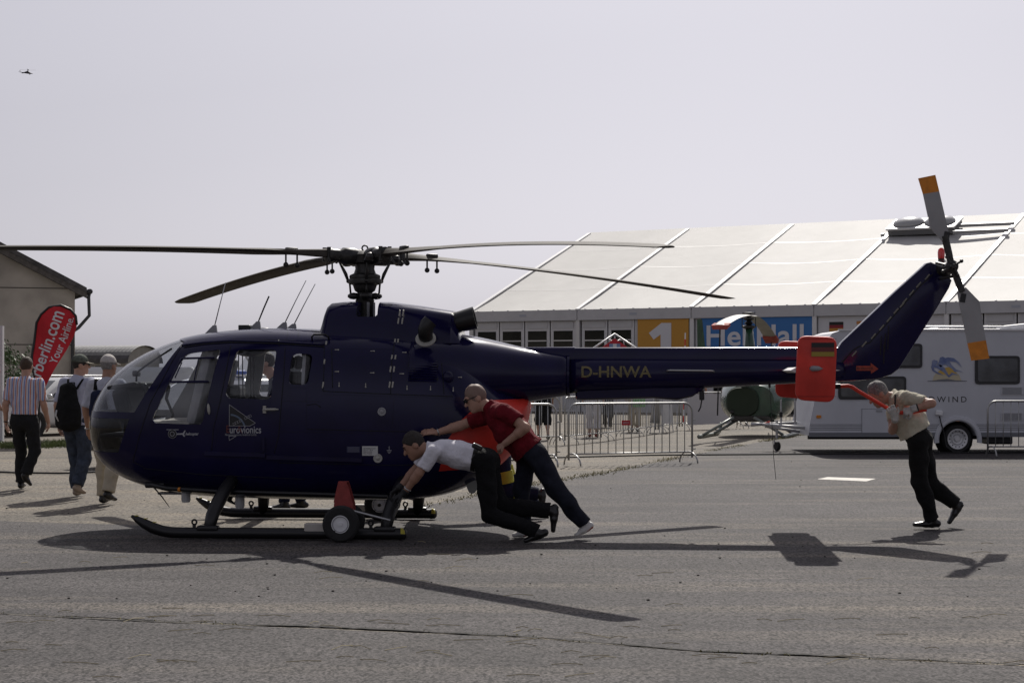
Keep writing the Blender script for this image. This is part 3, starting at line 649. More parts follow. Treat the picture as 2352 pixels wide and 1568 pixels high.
# tail fin with rounded leading edge
def slab(pts, th, name, m, y=0.0, bev=0.4, parent=None):
    q = [HL(u, v, y) for u, v in pts]; c = sum(q, Vector()) / len(q); mb = MB(); rr = []
    for d, s_ in ((-1, .90), (-.93, .955), (-.6, .99), (0, 1), (.6, .99), (.93, .955), (1, .90)):
        ring_ = []
        n_ = len(q)
        for i, p in enumerate(q):
            e0 = (q[i] - q[i - 1]).normalized(); e1 = (q[(i + 1) % n_] - q[i]).normalized(); nn = Vector((e0.z + e1.z, 0, -e0.x - e1.x))
            if nn.length > 1e-6: nn.normalize()
            sgn = 1 if (c - p).dot(nn) > 0 else -1
            ring_.append(p + nn * sgn * (1 - s_) * th * 2.2 * bev + Vector((0, d * th / 2, 0)))
        rr.append(ring_)
    mb.rings(rr); return mb.build(name, m, parent or heli, 40)
fin = [(1905, 826), (1930, 786), (1990, 729), (2050, 672), (2100, 627), (2124, 605), (2136, 602), (2152, 610), (2176, 632), (2184, 645), (2178, 662), (2140, 725), (2100, 788), (2075, 828), (2062, 848), (2045, 861), (2020, 869), (1975, 874), (1905, 876)]
slab(fin, .17, 'tail_fin', navy)
L = [(1905, 902 - 45), (1925, 842), (1958, 805), (1972, 796), (1998, 786), (2012, 770), (2062, 715), (2110, 660), (2142, 630)]
mb = MB(); mb.tube([HL(u, v, -.085) for u, v in L], .006, 5); mb.build('fin_seam', seam, heli, True)
for u, v in ((1962, 812), (1985, 797 - 7), (2006, 772), (2025, 752), (2042, 733), (2058, 714), (2072, 700), (2078, 691), (2094, 672), (2110, 654), (2130, 636)):
    o = bpy.data.objects.new('hinge', hmf); COL.objects.link(o); o.parent = heli; o.location = HL(u, v, -.088); o.rotation_euler = (0, R(40), 0); o.scale = (.9, 1, 1.15)
for a, b in (((2024, 772), (2022, 815)), ((2034, 765), (2032, 808)), ((2041, 748), (2039, 802)), ((2030, 790), (2030, 835))):
    mb = MB(); mb.tube([HL(*a, -.087), HL(*b, -.087)], .006, 5); mb.build('fin_rib', seam, heli)
arrow = mat('arrow_red', (0.27, 0.038, 0.018), 0.6, var=0.3, vscale=30)
q = [HL(u, v, -.092) for u, v in ((1967, 840), (2000, 840), (2000, 833), (2018, 847), (2001, 858), (2000, 851), (1967, 851))]; mb = MB(); mb.prism([(p.x, p.z) for p in q], lambda a, b, d: Vector((a, d, b)), -.0905, -.087); mb.build('arrow_mark', arrow, heli)
decal2 = lambda me, u, v, y, nm, m, par=None: link(nm, map_mesh(me, (lambda o: lambda a, b: Vector((o.x + a, o.y, o.z + b)))(HL(u, v, y))), m, par or heli)
decal2(text_mesh('HECKROTOR', .028, 'CENTER', 0, 1.0), 1985, 846, -.093, 'lettering', mark)
# stabiliser with end plates
mb = MB(); a, b = HL(1800, 851), HL(1895, 853); mb.box(((a.x + b.x) / 2, 0, a.z), (.36, 2.42, .035)); mb.rings([[(b.x, y, a.z + .017), (b.x + .01, y, a.z), (b.x, y, a.z - .017)] for y in (-1.21, 1.21)])
rows = [[(a.x - .0 + x_, y, a.z + z_) for x_, z_ in ((-.03, 0), (.02, .028), (.14, .034), (.30, .02), (.42, 0), (.30, -.014), (.14, -.022), (.02, -.02))] for y in (-1.21, 1.21)]
mb = MB(); mb.rings(rows); mb.build('stabiliser', whitep, heli, 40)
def endplate(y, pts):
    q = [HL(u, v, y) for u, v in pts]; q = rounded([(p.x, p.z) for p in q], .09, 6); mb = MB(); cx_ = sum(p[0] for p in q) / len(q); cz_ = sum(p[1] for p in q) / len(q); rr = []
    for d, s_ in ((-.028, .93), (-.022, .985), (0, 1), (.022, .985), (.028, .93)): rr.append([(cx_ + (a_ - cx_) * s_, y + d, cz_ + (b_ - cz_) * s_) for a_, b_ in q])
    mb.rings(rr); return mb.build('end_plate', redp, heli, 40)
ep = [(1832, 770), (1923, 774), (1917, 925), (1825, 918)]; e1 = endplate(-1.22, ep)
n0 = [HL(u, v, -1.22) for u, v in ep]; o = bpy.data.objects.new('end_plate', e1.data); COL.objects.link(o); o.parent = heli; o.location = (0, 2.44, 0); o.rotation_euler = (0, 0, 0)
for vv, m_, nm in ((792, mark, 'flag_stripe'), (802.5, mat('flag_red', (0.14, 0.018, 0.018), 0.5), 'flag_stripe'), (813, mat('flag_gold', (0.32, 0.23, 0.03), 0.5), 'flag_stripe')):
    p = HL(1890, vv, -1.255); mb = MB(); mb.box(p, (.205, .004, .0425)); mb.build(nm, m_, e1)
for vv in (778 + 0, 910): p = HL(1874, vv, -1.2505); mb = MB(); mb.box(p, (.37, .004, .003)); mb.build('plate_seam', mat('seam_red', (0.2, 0.012, 0.008), 0.6), e1)
mb = MB(); p = HL(1872, 846, -1.26); mb.tube([p + Vector((-.03, .02, 0)), p + Vector((-.02, -.02, 0)), p + Vector((.03, -.025, 0)), p + Vector((.07, -.005, 0))], [.022, .026, .022, .003], 12); mb.build('position_light', greyp, e1, True)
mb = MB(); p = HL(1852, 880, -1.18); a = HL(1790, 898, -1.0)
# --- tail rotor
hub = HL(2186, 612, -.36); gb = HL(2160, 615, 0)
mb = MB(); c = HL(2165, 618, 0); mb.lathe([(-.14, .05), (-.10, .085), (.06, .09), (.12, .06), (.2, .05), (.38, .035)], c, (0, -1, 0), 20); mb.tube([HL(2150, 632), c], .07, 12); mb.build('tail_gearbox', blackm, heli, 40)
mb = MB(); mb.lathe([(-.06, .035), (-.04, .06), (.03, .06), (.05, .03), (.09, .02)], hub, (0, -1, 0), 18)
for a_ in range(4):
    t = R(30 + 90 * a_); d = Vector((math.cos(t), 0, math.sin(t))); mb.cyl(hub + d * .03 + Vector((0, -.05, 0)), hub + d * .10 + Vector((0, -.03, 0)), .012, n=8); mb.ell(hub + d * .10 + Vector((0, -.03, 0)), (.02, .02, .02), 8)
mb.cyl(HL(2160, 640, -.1), HL(2200, 632, -.3), .014, n=8); mb.cyl(HL(2150, 603, -.2), hub, .012, n=8); mb.build('tail_rotor_hub', blackm, heli, 40)
bladem = mat('tail_blade_grey', (0.30, 0.30, 0.30), 0.55, var=0.12, vscale=4); orange = mat('blade_orange', (0.62, 0.21, 0.01), 0.5, var=0.15, vscale=20)
bl = [((2163, 551), (2181, 546), (2170, 500), (2148, 403), (2109, 410), (2137, 524)), ((2199, 665), (2218, 660), (2249, 690), (2272, 822), (2231, 828), (2204, 700))]
for k, pts in enumerate(bl):
    root = HL((2172 if k == 0 else 2208), (549 if k == 0 else 662), -.36); y = -.36
    if k == 0: tip0, tip1 = ((2109, 410), (2120, 446)), ((2148, 403), (2157, 440)); gr = [(2120, 446), (2137, 524), (2163, 553), (2181, 547), (2178, 530), (2157, 440)]; tp = [(2109, 410), (2120, 446), (2157, 440), (2148, 402)]
    else: gr = [(2222, 788), (2204, 700), (2198, 668), (2218, 660), (2249, 692), (2264, 781)]; tp = [(2231, 828), (2222, 788), (2264, 781), (2272, 823)]
    for nm, q, m_ in (('tail_rotor_blade', gr, bladem), ('blade_tip', tp, orange)):
        pp = [HL(u, v, y) for u, v in q]; mb = MB(); mb.prism([(p.x, p.z) for p in pp], lambda a, b, d: Vector((a, d, b)), y - .012, y + .012)
        if nm == 'tail_rotor_blade': bo = mb.build(nm, m_, heli)
        else: mb.build(nm, m_, bo)
    mb = MB(); mb.tube([hub, hub.lerp(root, .5), root.lerp(HL((2128 if k == 0 else 2250), (406 if k == 0 else 826), y), .05)], [.032, .034, .036], 10, flat=.6); mb.cyl(root + Vector((0, -.03, .02 if k == 0 else -.02)), root + Vector((0, .03, .02 if k == 0 else -.02)), .022, n=12); mb.build('blade_cuff', blackm, bo, 40)
    pc = HL(2174 if k == 0 else 2212, 542 if k == 0 else 684, y - .014); mb = MB(); mb.box(pc, (.05, .006, .085), Matrix.Rotation(R(10), 3, 'Y')); mb.build('blade_weight', mark, bo)
mb = MB(); p = HL(2162, 594, 0); mb.lathe([(-.07, .03), (0, .03), (.0, .036)], p, (0, 0, 1), 14); mb.build('beacon_base', blackm, heli, 40)
mb = MB(); mb.lathe([(0, .033), (.06, .036), (.09, .03), (.105, .012)], p, (0, 0, 1), 14); mb.build('beacon', mat('beacon_red', (0.75, 0.015, 0.01), 0.15, coat=1), heli, 40)

# --- main rotor
hubz = HL(838, 590).z; H0 = Vector((0, 0, hubz))
mb = MB(); zz = lambda v: HL(838, v).z
mb.lathe([(zz(v), r_) for v, r_ in ((745, .085), (700, .085), (690, .095), (684, .075), (672, .075), (668, .10), (662, .11), (655, .12), (652, .16), (645, .165), (640, .15), (636, .155), (632, .15), (628, .11), (618, .095), (606, .10), (604, .12))], (0, 0, 0), (0, 0, 1), 30); mb.build('rotor_mast', blackm, heli, 35)
mb = MB(); mb.lathe([(zz(v), r_) for v, r_ in ((654, .06), (651, .168), (646, .172), (641, .168), (639, .06))], (0, 0, 0), (0, 0, 1), 30); mb.build('swashplate', blackm, heli, 35)
for a_ in (0, 90, 180, 270):
    t = R(a_ + 14); d = Vector((math.cos(t), math.sin(t), 0))
    mb = MB(); mb.tube([d * .165 + Vector((0, 0, zz(647))), d * .19 + Vector((0, 0, zz(630))), d * .25 + Vector((0, 0, zz(603)))], [.012, .018, .012], 8); mb.ell(d * .165 + Vector((0, 0, zz(646))), (.022, .022, .022), 8); mb.build('pitch_link', blackm, heli, True)
    mb = MB(); mb.cyl(d * .15 + Vector((0, 0, zz(652))), d * .14 + Vector((0, 0, zz(678))), .01, n=8); mb.ell(d * .11 + Vector((0, 0, zz(680))), (.065, .065, .035), 10); mb.build('control_rod', blackm, heli, True)
for i in range(6):
    t = i * math.pi / 3; mb = MB(); d = Vector((math.cos(t), math.sin(t), 0)) * .09; mb.box(d + Vector((0, 0, zz(712))), (.025, .025, .15)); mb.build('mast_stud', greyp, heli)
mb = MB(); mb.lathe([(hubz - .075, .10), (hubz - .06, .15), (hubz + .02, .16), (hubz + .04, .13), (hubz + .055, .10), (hubz + .06, .02)], (0, 0, 0), (0, 0, 1), 12); mb.build('rotor_hub', blackm, heli, 30)
mb = MB(); mb.torus((0, 0, hubz + .085), (0, 1, .2), .028, .008); mb.cyl((0, 0, hubz + .04), (0, 0, hubz + .06), .014); mb.build('lifting_eye', blackm, heli, True)
blade_m = mat('blade_dark', (0.062, 0.054, 0.045), 0.7, var=0.2, vscale=3, spec=.2)
bl_ang = (-57.5 + 4, 36 + 4, 121.5 + 4, 212 + 4); droop = (.20, .30, .30, .12)
for k, (a_, dr) in enumerate(zip(bl_ang, droop)):
    t = R(a_); d = Vector((math.cos(t), math.sin(t), 0)); s_ = Vector((-math.sin(t), math.cos(t), 0)); up = Vector((0, 0, 1))
    def at(r, c=0.0, z=0.0): return H0 + d * r + s_ * c + up * (z - dr * max(0, (r - .6) / 4.3) ** (1.45 if dr > .25 else 2) + .01)
    # hub arm, bearing housing and blade grip
    mb = MB(); mb.lathe([(.08, .07), (.13, .085), (.24, .085), (.26, .07), (.36, .068), (.38, .078), (.42, .078), (.44, .04)], H0, d, 16); mb.bbox(at(.36, .0, .0), (.14, .17, .09), .02, Matrix.Rotation(t, 3, 'Z')); mb.cyl(at(.42, -.05, -.07), at(.42, -.05, .07), .02, n=10); mb.cyl(at(.42, .05, -.07), at(.42, .05, .07), .02, n=10); mb.ell(at(.3, -.1, -.03), (.05, .05, .05), 8)
    mb.tube([at(.24, -.1, -.02), at(.26, -.13, -.07)], .02, 8); mb.build('blade_grip', blackm, heli, 40)
    # blade: neck then constant chord aerofoil
    st = [(.42, .05, .05), (.55, .05, .045), (.75, .065, .034), (.95, .11, .028), (1.15, .135, .024)] + [(r, .135, .019) for r in np.linspace(1.35, 4.72, 16)] + [(4.86, .125, .015), (4.92, .09, .010)]
    rows = []; tw = R(7)
    for r, hc, th in st:
        ring_ = []; tws = tw * (1 - r / 4.92) + R(2)
        for cx_, cz_ in ((-1, 0), (-.86, .75), (-.5, 1), (0, .85), (.5, .5), (1, .04), (1, -.04), (.5, -.3), (0, -.55), (-.5, -.75), (-.86, -.6)):
            c0 = -cx_ * hc; z0 = cz_ * th; ring_.append(at(r, c0 * math.cos(tws) - z0 * math.sin(tws), c0 * math.sin(tws) + z0 * math.cos(tws)))
        rows.append(ring_)
    mb = MB(); mb.rings(rows); bo = mb.build('rotor_blade', blade_m, heli, 40)
    mb = MB(); mb.bbox(at(.80, 0, .03), (.13, .05, .05), .015, Matrix.Rotation(t, 3, 'Z'))
    for r in (.74, .86): mb.cyl(at(r, 0, .02), at(r, 0, -.10), .009, n=8); mb.ell(at(r, 0, -.115), (.027, .027, .027), 10)
    mb.build('pendulum_weight', blackm, bo, 40)

# --- landing gear
SKY = 1.25; zc = 0.066; RS = .052
for s_ in (-1, 1):
    y = s_ * SKY; xa = HX(302, -SKY); xb = HX(922, -SKY); path = []
    for fx, fz in ((0, .155), (.05, .125), (.12, .085), (.20, .045), (.29, .016), (.38, .003), (.48, 0)): path.append((xa + fx, y, zc + fz))
    path += [(xa + .9, y, zc), (xb, y, zc)]; mb = MB(); mb.tube(path, [.012, .03, .045] + [RS] * 6, 14); mb.tube([(xb - .02, y, zc), (xb, y, zc)], [RS + .004, RS + .004], 14); sk = mb.build('skid', black, heli, 40)
    mb = MB(); mb.lathe([(0, RS + .003), (.03, RS), (.05, .03)], (xb, y, zc), (1, 0, 0), 14); mb.build('skid_cap', black, sk, True); mb = MB(); mb.prism([(xb + .0, zc + .005), (xb + .04, zc + .005), (xb + .034, zc + .035), (xb + .015, zc + .056), (xb, zc + .058)], lambda a, b, d: Vector((a, d, b)), y - .056, y - .01); mb.build('skid_cap_mark', yellow, sk)
    for fx in (.05, .14, .22): mb = MB(); i = 1 if fx < .1 else 2 if fx < .2 else 3; mb.box((xa + fx, y, path[i][2] + (.032 if i == 1 else .046 if i == 2 else RS)), (.03, .03, .006)); mb.build('skid_stripe', yellow, sk)
    for u0 in (478, 884):
        x = HX(u0 + (0 if s_ < 0 else 0), -SKY); belly = (x + .06, s_ * .45, .62)
        mb = MB(); pts = [(x + .12, s_ * .30, .60), (x + .11, s_ * .62, .555), (x + .085, s_ * .88, .46), (x + .05, s_ * 1.05, .34), (x + .02, s_ * 1.17, .22), (x, s_ * SKY, zc)]
        mb.tube(pts, [.05, .055, .062, .066, .062, .05], 14); leg = mb.build('landing_gear_leg', black, heli, True)
        mb = MB(); mb.bbox((x, y, zc + .045), (.20, .11, .05), .015); mb.torus((x - .13, y, zc + .10), (0, 1, 0), .022, .009, 16, 8); mb.box((x - .13, y, zc + .06), (.03, .015, .05)); mb.build('skid_clamp', black, leg, 40)
# step bar and belly equipment
mb = MB(); mb.tube([HL(337, 1112, -.55), HL(352, 1113, -.62), HL(384, 1121, -.75), HL(500, 1128, -.80), HL(720, 1134, -.82), HL(890, 1140, -.82)], [.026, .026, .022, .020, .020, .020], 10); mb.bbox(HL(356, 1114, -.6), (.19, .05, .05), .012); mb.build('step_bar', black, heli, 40)
mb = MB(); mb.cyl(HL(410, 1123.5, -.765), HL(415, 1124, -.77), .0225); mb.build('step_band', orange, heli)
for u, v, h_, r_ in ((427, 1118, .15, .045), (462, 1120, .07, .04), (551, 1120, .20, .046)):
    p = HL(u, v, -.3); mb = MB(); mb.lathe([(0, r_), (-h_ + .02, r_), (-h_, r_ * .8), (-h_ - .002, .01)], p, (0, 0, 1), 20); mb.build('antenna_can', whitep, heli, 40)
mb = MB(); p = HL(420, 1132, -.2); mb.bbox(p, (.48, .14, .022), .01); mb.build('belly_antenna', greyp, heli)
mb = MB(); mb.tube([HL(352, 1117, -.4), HL(372, 1140, -.45), HL(389, 1164, -.48)], [.008, .006, .003], 6); mb.build('whip_antenna', black, heli)
mb = MB(); p = HL(520, 1138, -.2); mb.lathe([(.1, .06), (-.02, .065), (-.05, .05)], p, (0, 0, 1), 14); mb.tube([p + Vector((.02, 0, -.04)), p + Vector((.09, 0, -.08)), p + Vector((.16, 0, .05))], .02, 8); mb.build('belly_hook', black, heli, True)
mb = MB(); p = HL(1085, 1105, -.35); mb.tube([HL(1045, 1075, -.35), HL(1080, 1120, -.35)], .012, 8); mb.build('antenna_stay', black, heli)
q = [HL(u, v, -.35) for u, v in ((1070, 1112), (1095, 1100), (1098, 1120), (1090, 1133), (1078, 1132))]; mb = MB(); mb.prism(rounded([(p.x, p.z) for p in q], .03), lambda a, b, d: Vector((a, d, b)), -.37, -.34); mb.build('light_lens', mat('lens_grey', (0.25, 0.26, 0.25), 0.2, coat=.6), heli)
# roof antennas
for u, vb, hb, tip in ((486, 764, .075, (518, 649)), (586, 754, .07, (618, 680)), (647, 754, .06, (703, 644)), (668, 755, .05, (724, 652))):
    p = HL(u, vb); mb = MB(); mb.rings([[p + Vector((-.075, -.02, -.02)), p + Vector((.06, -.02, -.02)), p + Vector((.06, .02, -.02)), p + Vector((-.075, .02, -.02))], [p + Vector((.015, -.008, hb)), p + Vector((.05, -.008, hb)), p + Vector((.05, .008, hb)), p + Vector((.015, .008, hb))]]); ao = mb.build('antenna_base', greyp, heli)
    t = HL(*tip); mb = MB(); mb.tube([p + Vector((.03, 0, hb - .01)), (p + Vector((.03, 0, hb))).lerp(t, .5), t], [.006, .005, .004] if u != 586 else [.007, .008, .008], 6); mb.build('whip', steel if u != 586 else black, ao, True)
mb = MB(); p = HL(563, 752); mb.bbox(p, (.12, .10, .05), .008); mb.build('roof_box', black, heli); mb = MB(); mb.ell(HL(608, 755), (.05, .05, .014), 14); mb.build('roof_antenna', greyp, heli, True)
mb = MB(); a, b = HL(715, 773, -.62), HL(754, 773, -.60); mb.tube([a + Vector((0, .05, -.03)), a + Vector((.005, 0, 0)), a + Vector((.03, -.02, .02)), b + Vector((-.03, -.02, .02)), b, b + Vector((0, .05, -.03))], .009, 8); mb.build('grab_handle', black, heli, True)
# wiper, long range wire and trailing antenna wires under the boom
mb = MB(); mb.tube([HL(395, 800, -.5), HL(340, 836, -.50), HL(305, 862, -.50)], .010, 6); mb.build('wiper', black, heli)
mb = MB(); p = HL(1610, 889); mb.tube([p, HL(1612, 900)], .02, 8); mb.bbox(HL(1612, 908), (.05, .05, .09), .01); mb.tube([HL(1612, 918), HL(1609, 935), HL(1604, 945)], .007, 6); mb.build('hanging_antenna', black, heli)
mb = MB(); mb.tube([HL(1767, 880), HL(1772, 950), HL(1777, 1050), HL(1782, 1100)], .0032, 5); mb.tube([HL(1767, 880), HL(1768, 890)], .012, 6); mb.build('static_wire', black, heli)
# --- cabin
mb = MB(); a, b = HX(235), HX(1000); zf = HL(600, 1000).z; mb.rings([[(x, y, zf + d) for y, d in ((-w_, 0), (w_, 0), (w_, .03), (-w_, .03))] for x, w_ in [(x, pod.surf(x, zf) - .05) for x in np.linspace(HX(262), HX(735), 14)]]); mb.build('cabin_floor', cabin, heli)
mb = MB(); i_ = int(np.argmin(abs(pod.r[:, 0] - HX(738)))); mb.rings([pod.ring(i_, 40, .045), [(x + .03, y, z) for x, y, z in pod.ring(i_, 40, .045)]]); mb.build('bulkhead', cabin, heli)
xp = HX(285); mb = MB(); mb.bbox((xp + .10, .0, 1.28), (.16, .95, .26), .05, Matrix.Rotation(R(-15), 3, 'Y')); mb.bbox((xp + .10, 0, 1.43), (.30, .9, .04), .02, Matrix.Rotation(R(-8), 3, 'Y')); mb.bbox((xp + .10, 0, 1.08), (.14, .30, .34), .03); mb.build('instrument_panel', mat('panel_black', (0.02, 0.02, 0.022), 0.8), heli)
mb = MB(); mb.bbox((xp + .14, -.05, 1.55), (.06, .12, .06), .015); mb.cyl((xp + .14, -.05, 1.44), (xp + .14, -.05, 1.54), .01); mb.build('compass', black, heli)
for y in (-.42, .42):
    x = HX(425); so = MB(); so.bbox((x - .02, y, 1.045), (.46, .46, .10), .04); so.build('pilot_seat', mat('sheepskin', (0.42, 0.40, 0.36), 0.95, var=.2, vscale=20, bump=.5, bscale=80), heli, 40)
    so = MB(); so.bbox((x + .29, y, 1.38), (.10, .46, .66), .04, Matrix.Rotation(R(14), 3, 'Y')); so.bbox((x + .385, y, 1.76), (.07, .22, .14), .03, Matrix.Rotation(R(14), 3, 'Y')); so.build('pilot_seat_back', cabin, heli, 40)
    mb = MB(); x2 = x - .26; mb.tube([(x2 - .02, y, zf), (x2 + .03, y, zf + .2), (x2 - .04, y, zf + .36), (x2 - .02, y, zf + .46)], [.015, .015, .016, .024], 8); mb.ell((x2 - .03, y, zf + .48), (.035, .028, .045), 8); mb.build('control_stick', black, heli, True)
for y in (-.48, 0, .48):
    x = HX(615); so = MB(); so.bbox((x - .02, y, 1.03), (.46, .44, .12), .04); so.build('bench_seat', seatm, heli, 40)
    so = MB(); so.bbox((x + .27, y, 1.32), (.10, .44, .50), .04, Matrix.Rotation(R(8), 3, 'Y')); so.build('bench_back', seatm, heli, 40); so = MB(); so.ell((x + .31, y, 1.66), (.06, .13, .07), 12); so.build('head_rest', seatm, heli, True)
mb = MB(); mb.bbox((HX(535), .1, 1.25), (.16, .3, .36), .03); mb.build('avionics_box', black, heli)
for u, y in ((548, -.1), (557, -.05), (575, 0), (582, .1)):
    p = HL(u, 800, y); mb = MB(); mb.tube([p, p + Vector((.0, 0, -.22)), p + Vector((.005, 0, -.48))], .006, 5); mb.ell(p + Vector((.005, 0, -.5)), (.03, .03, .03), 8); mb.build('headset_cord', black, heli)
mb = MB(); p = HL(575, 806, .1); mb.ell(p, (.16, .2, .06), 12); mb.build('roof_console', black, heli, True)
# ------------------------------------------------------------------ people
skin = mat('skin', (0.42, 0.24, 0.17), 0.55, var=0.10, vscale=18); skin2 = mat('skin_tan', (0.33, 0.18, 0.12), 0.55, var=0.10, vscale=18)
def cloth(name, col, var=0.1, rough=0.9, bump=0.8, bscale=24, **k): return mat(name, col, rough, var=var, vscale=12, bump=bump, bscale=bscale, spec=0.2, **k)
hair_b = mat('brown_hair', (0.055, 0.032, 0.018), 0.7, var=0.35, vscale=70, bump=0.5, bscale=160); hair_d = mat('dark_hair', (0.022, 0.016, 0.012), 0.7, var=0.35, vscale=70, bump=0.5, bscale=160); hair_g = mat('grey_hair', (0.22, 0.21, 0.20), 0.75, var=0.45, vscale=70, bump=0.5, bscale=160)
stubble = mat('shaved_hair', (0.20, 0.13, 0.10), 0.6)
leather = mat('black_leather', (0.010, 0.009, 0.009), 0.28); wleather = mat('white_leather', (0.62, 0.61, 0.58), 0.45, var=.08)
def hand(b, wr, tip, pn, side=1, curl=0.5, s=1.0):
    """palm, four unequal fingers and a thumb; pn = the way the palm faces"""
    d = (tip - wr).normalized(); pn = (pn - d * pn.dot(d)).normalized(); sd = d.cross(pn) * side
    k0 = wr + d * .085 * s; b.ecap(wr + d * .01, k0, sd, .026 * s, .018 * s, .041 * s, .014 * s, .012)
    for i, (o, L) in enumerate(((-.031, .062), (-.010, .074), (.011, .080), (.031, .072))):
        p = k0 + sd * o * s; c1, c2 = curl * (1.0 + .12 * (1 - i)), curl * 1.9
        m = p + (d * math.cos(c1) + pn * math.sin(c1)) * L * .55 * s; e = m + (d * math.cos(c1 + c2 * .6) + pn * math.sin(c1 + c2 * .6)) * L * .5 * s
        b.cap(p - d * .012, m, .0095 * s, .0088 * s, .004); b.cap(m, e, .0088 * s, .0072 * s, .003)
    t0 = wr + d * .03 * s + sd * .030 * s; t1 = t0 + (d * .55 + sd * .65 + pn * .3) .normalized() * .038 * s; t2 = t1 + (d * .8 + sd * .12 + pn * .5).normalized() * .034 * s
    b.cap(t0, t1, .013 * s, .011 * s, .008); b.cap(t1, t2, .0105 * s, .008 * s, .004)
def person(label, J, c, group=None):
    """J: joints in world space; c: looks"""
    vox = c.get('vox', .011); pel = (J['hip'][0] + J['hip'][1]) / 2; nk = J['neck']; base = Vector((pel.x, pel.y, 0))
    root = empty('person', base, 0, label, 'person', group)
    H = J['head']; fw = J['face'].normalized(); up = J['up']; up = (up - fw * up.dot(fw)).normalized(); rt = fw.cross(up); M = Matrix((rt, fw, up)).transposed()
    hp = lambda r, f, u: H + rt * r + fw * f + up * u
    sw = J['sh'][1] - J['sh'][0]; ax = (nk - pel); tl = ax.length; ad = ax.normalized(); bulk = c.get('bulk', 1.0)
    b = Body()
    b.ecap(pel + ad * .02, pel + ad * tl * .80, sw, .13, .09, .155, .095, .03).cap(J['sh'][0], J['sh'][1], .05, .05, .03)
    b.cap(nk - ad * .03, hp(0, -.018, -.05), .060, .055, .02)
    for i in (0, 1):
        b.cap(J['sh'][i], J['el'][i], .048 * bulk, .040 * bulk, .02).cap(J['el'][i], J['wr'][i], .041 * bulk, .027 * bulk, .012)
        b.cap(J['el'][i], J['el'][i].lerp(J['wr'][i], .3), .040 * bulk, .043 * bulk, .015)
        if not c.get('noleg'): b.cap(J['hip'][i], J['kn'][i], .065, .048, .02).cap(J['kn'][i], J['an'][i], .047, .036, .015)
        else: b.cap(J['hip'][i], J['kn'][i], .07, .052, .02).cap(J['kn'][i], J['an'][i], .052, .032, .015).cap(J['kn'][i].lerp(J['an'][i], .2), J['kn'][i].lerp(J['an'][i], .45), .05, .052, .02)
        if not c.get('gloves'): hand(b, J['wr'][i], J['hd'][i], J['pn'][i], 1 if i == 0 else -1, c.get('curl', (.5, .5))[i])
    b.ell(hp(0, -.008, .022), (.077, .097, .102), M, .02).ell(hp(0, .026, -.048), (.060, .070, .080), M, .03).ell(hp(0, .072, -.098), (.028, .026, .022), M, .02)
    b.cap(hp(0, .094, .012), hp(0, .116, -.026), .009, .014, .012).ell(hp(0, .084, .032), (.05, .018, .012), M, .012).ell(hp(0, .088, -.066), (.026, .016, .014), M, .012)
    for s in (-1, 1): b.sub(hp(s * .033, .102, .010), (.018, .014, .012), M, .012); b.ell(hp(s * .078, -.008, -.012), (.010, .026, .034), M, .008); b.ell(hp(s * .033, .080, .008), (.014, .014, .013), M, .004)
    link('body', b.mesh('body', min(vox, .009) if vox < .015 else vox, base), c.get('skin', skin), root)
    if c.get('hair'):
        hb = Body(); cut = c.get('haircut', (.045, .02)); n = (fw * .80 - up * .60).normalized()
        hb.ell(hp(0, -.012, .026), (.084, .102, .107), M, .01, ((hp(0, cut[0], cut[1]), n), (hp(0, 0, -.10), -up)))
        link('hair', hb.mesh('hair', vox * .8, base, .003, 60), c['hair'], root)
    if c.get('eyes', True) and vox < .015:
        mb = MB()
        for s in (-1, 1): mb.ell(hp(s * .033, .0865, .009) - base, (.0105, .010, .008), 10, M)
        mb.build('eyes', mat('eye', (0.03, 0.025, 0.02), 0.2), root, True)
        mb = MB()
        for s in (-1, 1): mb.tube([hp(s * .014, .098, .027) - base, hp(s * .034, .098, .033) - base, hp(s * .052, .086, .028) - base], [.004, .005, .003], 6)
        mb.build('eyebrows', hair_d, root, True)
    # shirt
    sf = c.get('sleeve', .62); sb = Body(); wd, dp = c.get('belly', (.168, .118)); lo = c.get('hem', .10)
    sb.ecap(pel + ad * lo, pel + ad * tl * .45, sw, wd, dp, wd, dp * 1.02, .02).ecap(pel + ad * tl * .45, pel + ad * (tl * .78), sw, wd, dp, .172, .112, .03)
    for i in (0, 1):
        s0 = J['sh'][i]; e = J['el'][i]; sb.cap(nk - ad * .06, s0, .075, .066 * bulk, .03).cap(s0, s0.lerp(e, .3), .066 * bulk, .066 * bulk, .02)
        if sf <= 1: sb.cone(s0.lerp(e, .15), s0.lerp(e, sf), .064 * bulk, (.064 if sf < .9 else .056) * bulk, .015)
        else: sb.cap(s0, e, .064, .056, .02); sb.cone(e, J['wr'][i], .053, .042, .012)
    sb.cone(nk - ad * .05, nk + ad * .012 + (H - nk) * .12, .080, .066, .01)
    sb.planes.append((pel + ad * c.get('cut', .075), -ad)); link(c.get('top', 'shirt'), sb.mesh('shirt', vox, base, c.get('fold', .006) * 2.1, 25, c.get('seed', 3)), c['shirt'], root)
    # trousers
    tb = Body(); tr = c.get('leg', (.098, .070, .060)); ts = c.get('short', 1.0)
    tb.ecap(pel - ad * .01, pel + ad * .10, sw, .158, .118, .160, .112, .03)
    for i in (0, 1):
        h, k, a = J['hip'][i], J['kn'][i], J['an'][i]; tb.cap(h, k, tr[0], tr[1], .035)
        if ts == 1.0:
            tb.cap(k, k.lerp(a, .45), tr[1], (tr[1] + tr[2]) / 2, .02); tb.cone(k.lerp(a, .35), k.lerp(a, 1.0), (tr[1] + tr[2]) / 2, tr[2], .02)
        elif ts > 0: tb.cone(k, k.lerp(a, ts), tr[1], tr[1], .02)
    tb.planes.append((pel + ad * .118, ad)); link('trousers', tb.mesh('trousers', vox, base, c.get('tfold', .013), 23, 5), c['trousers'], root)
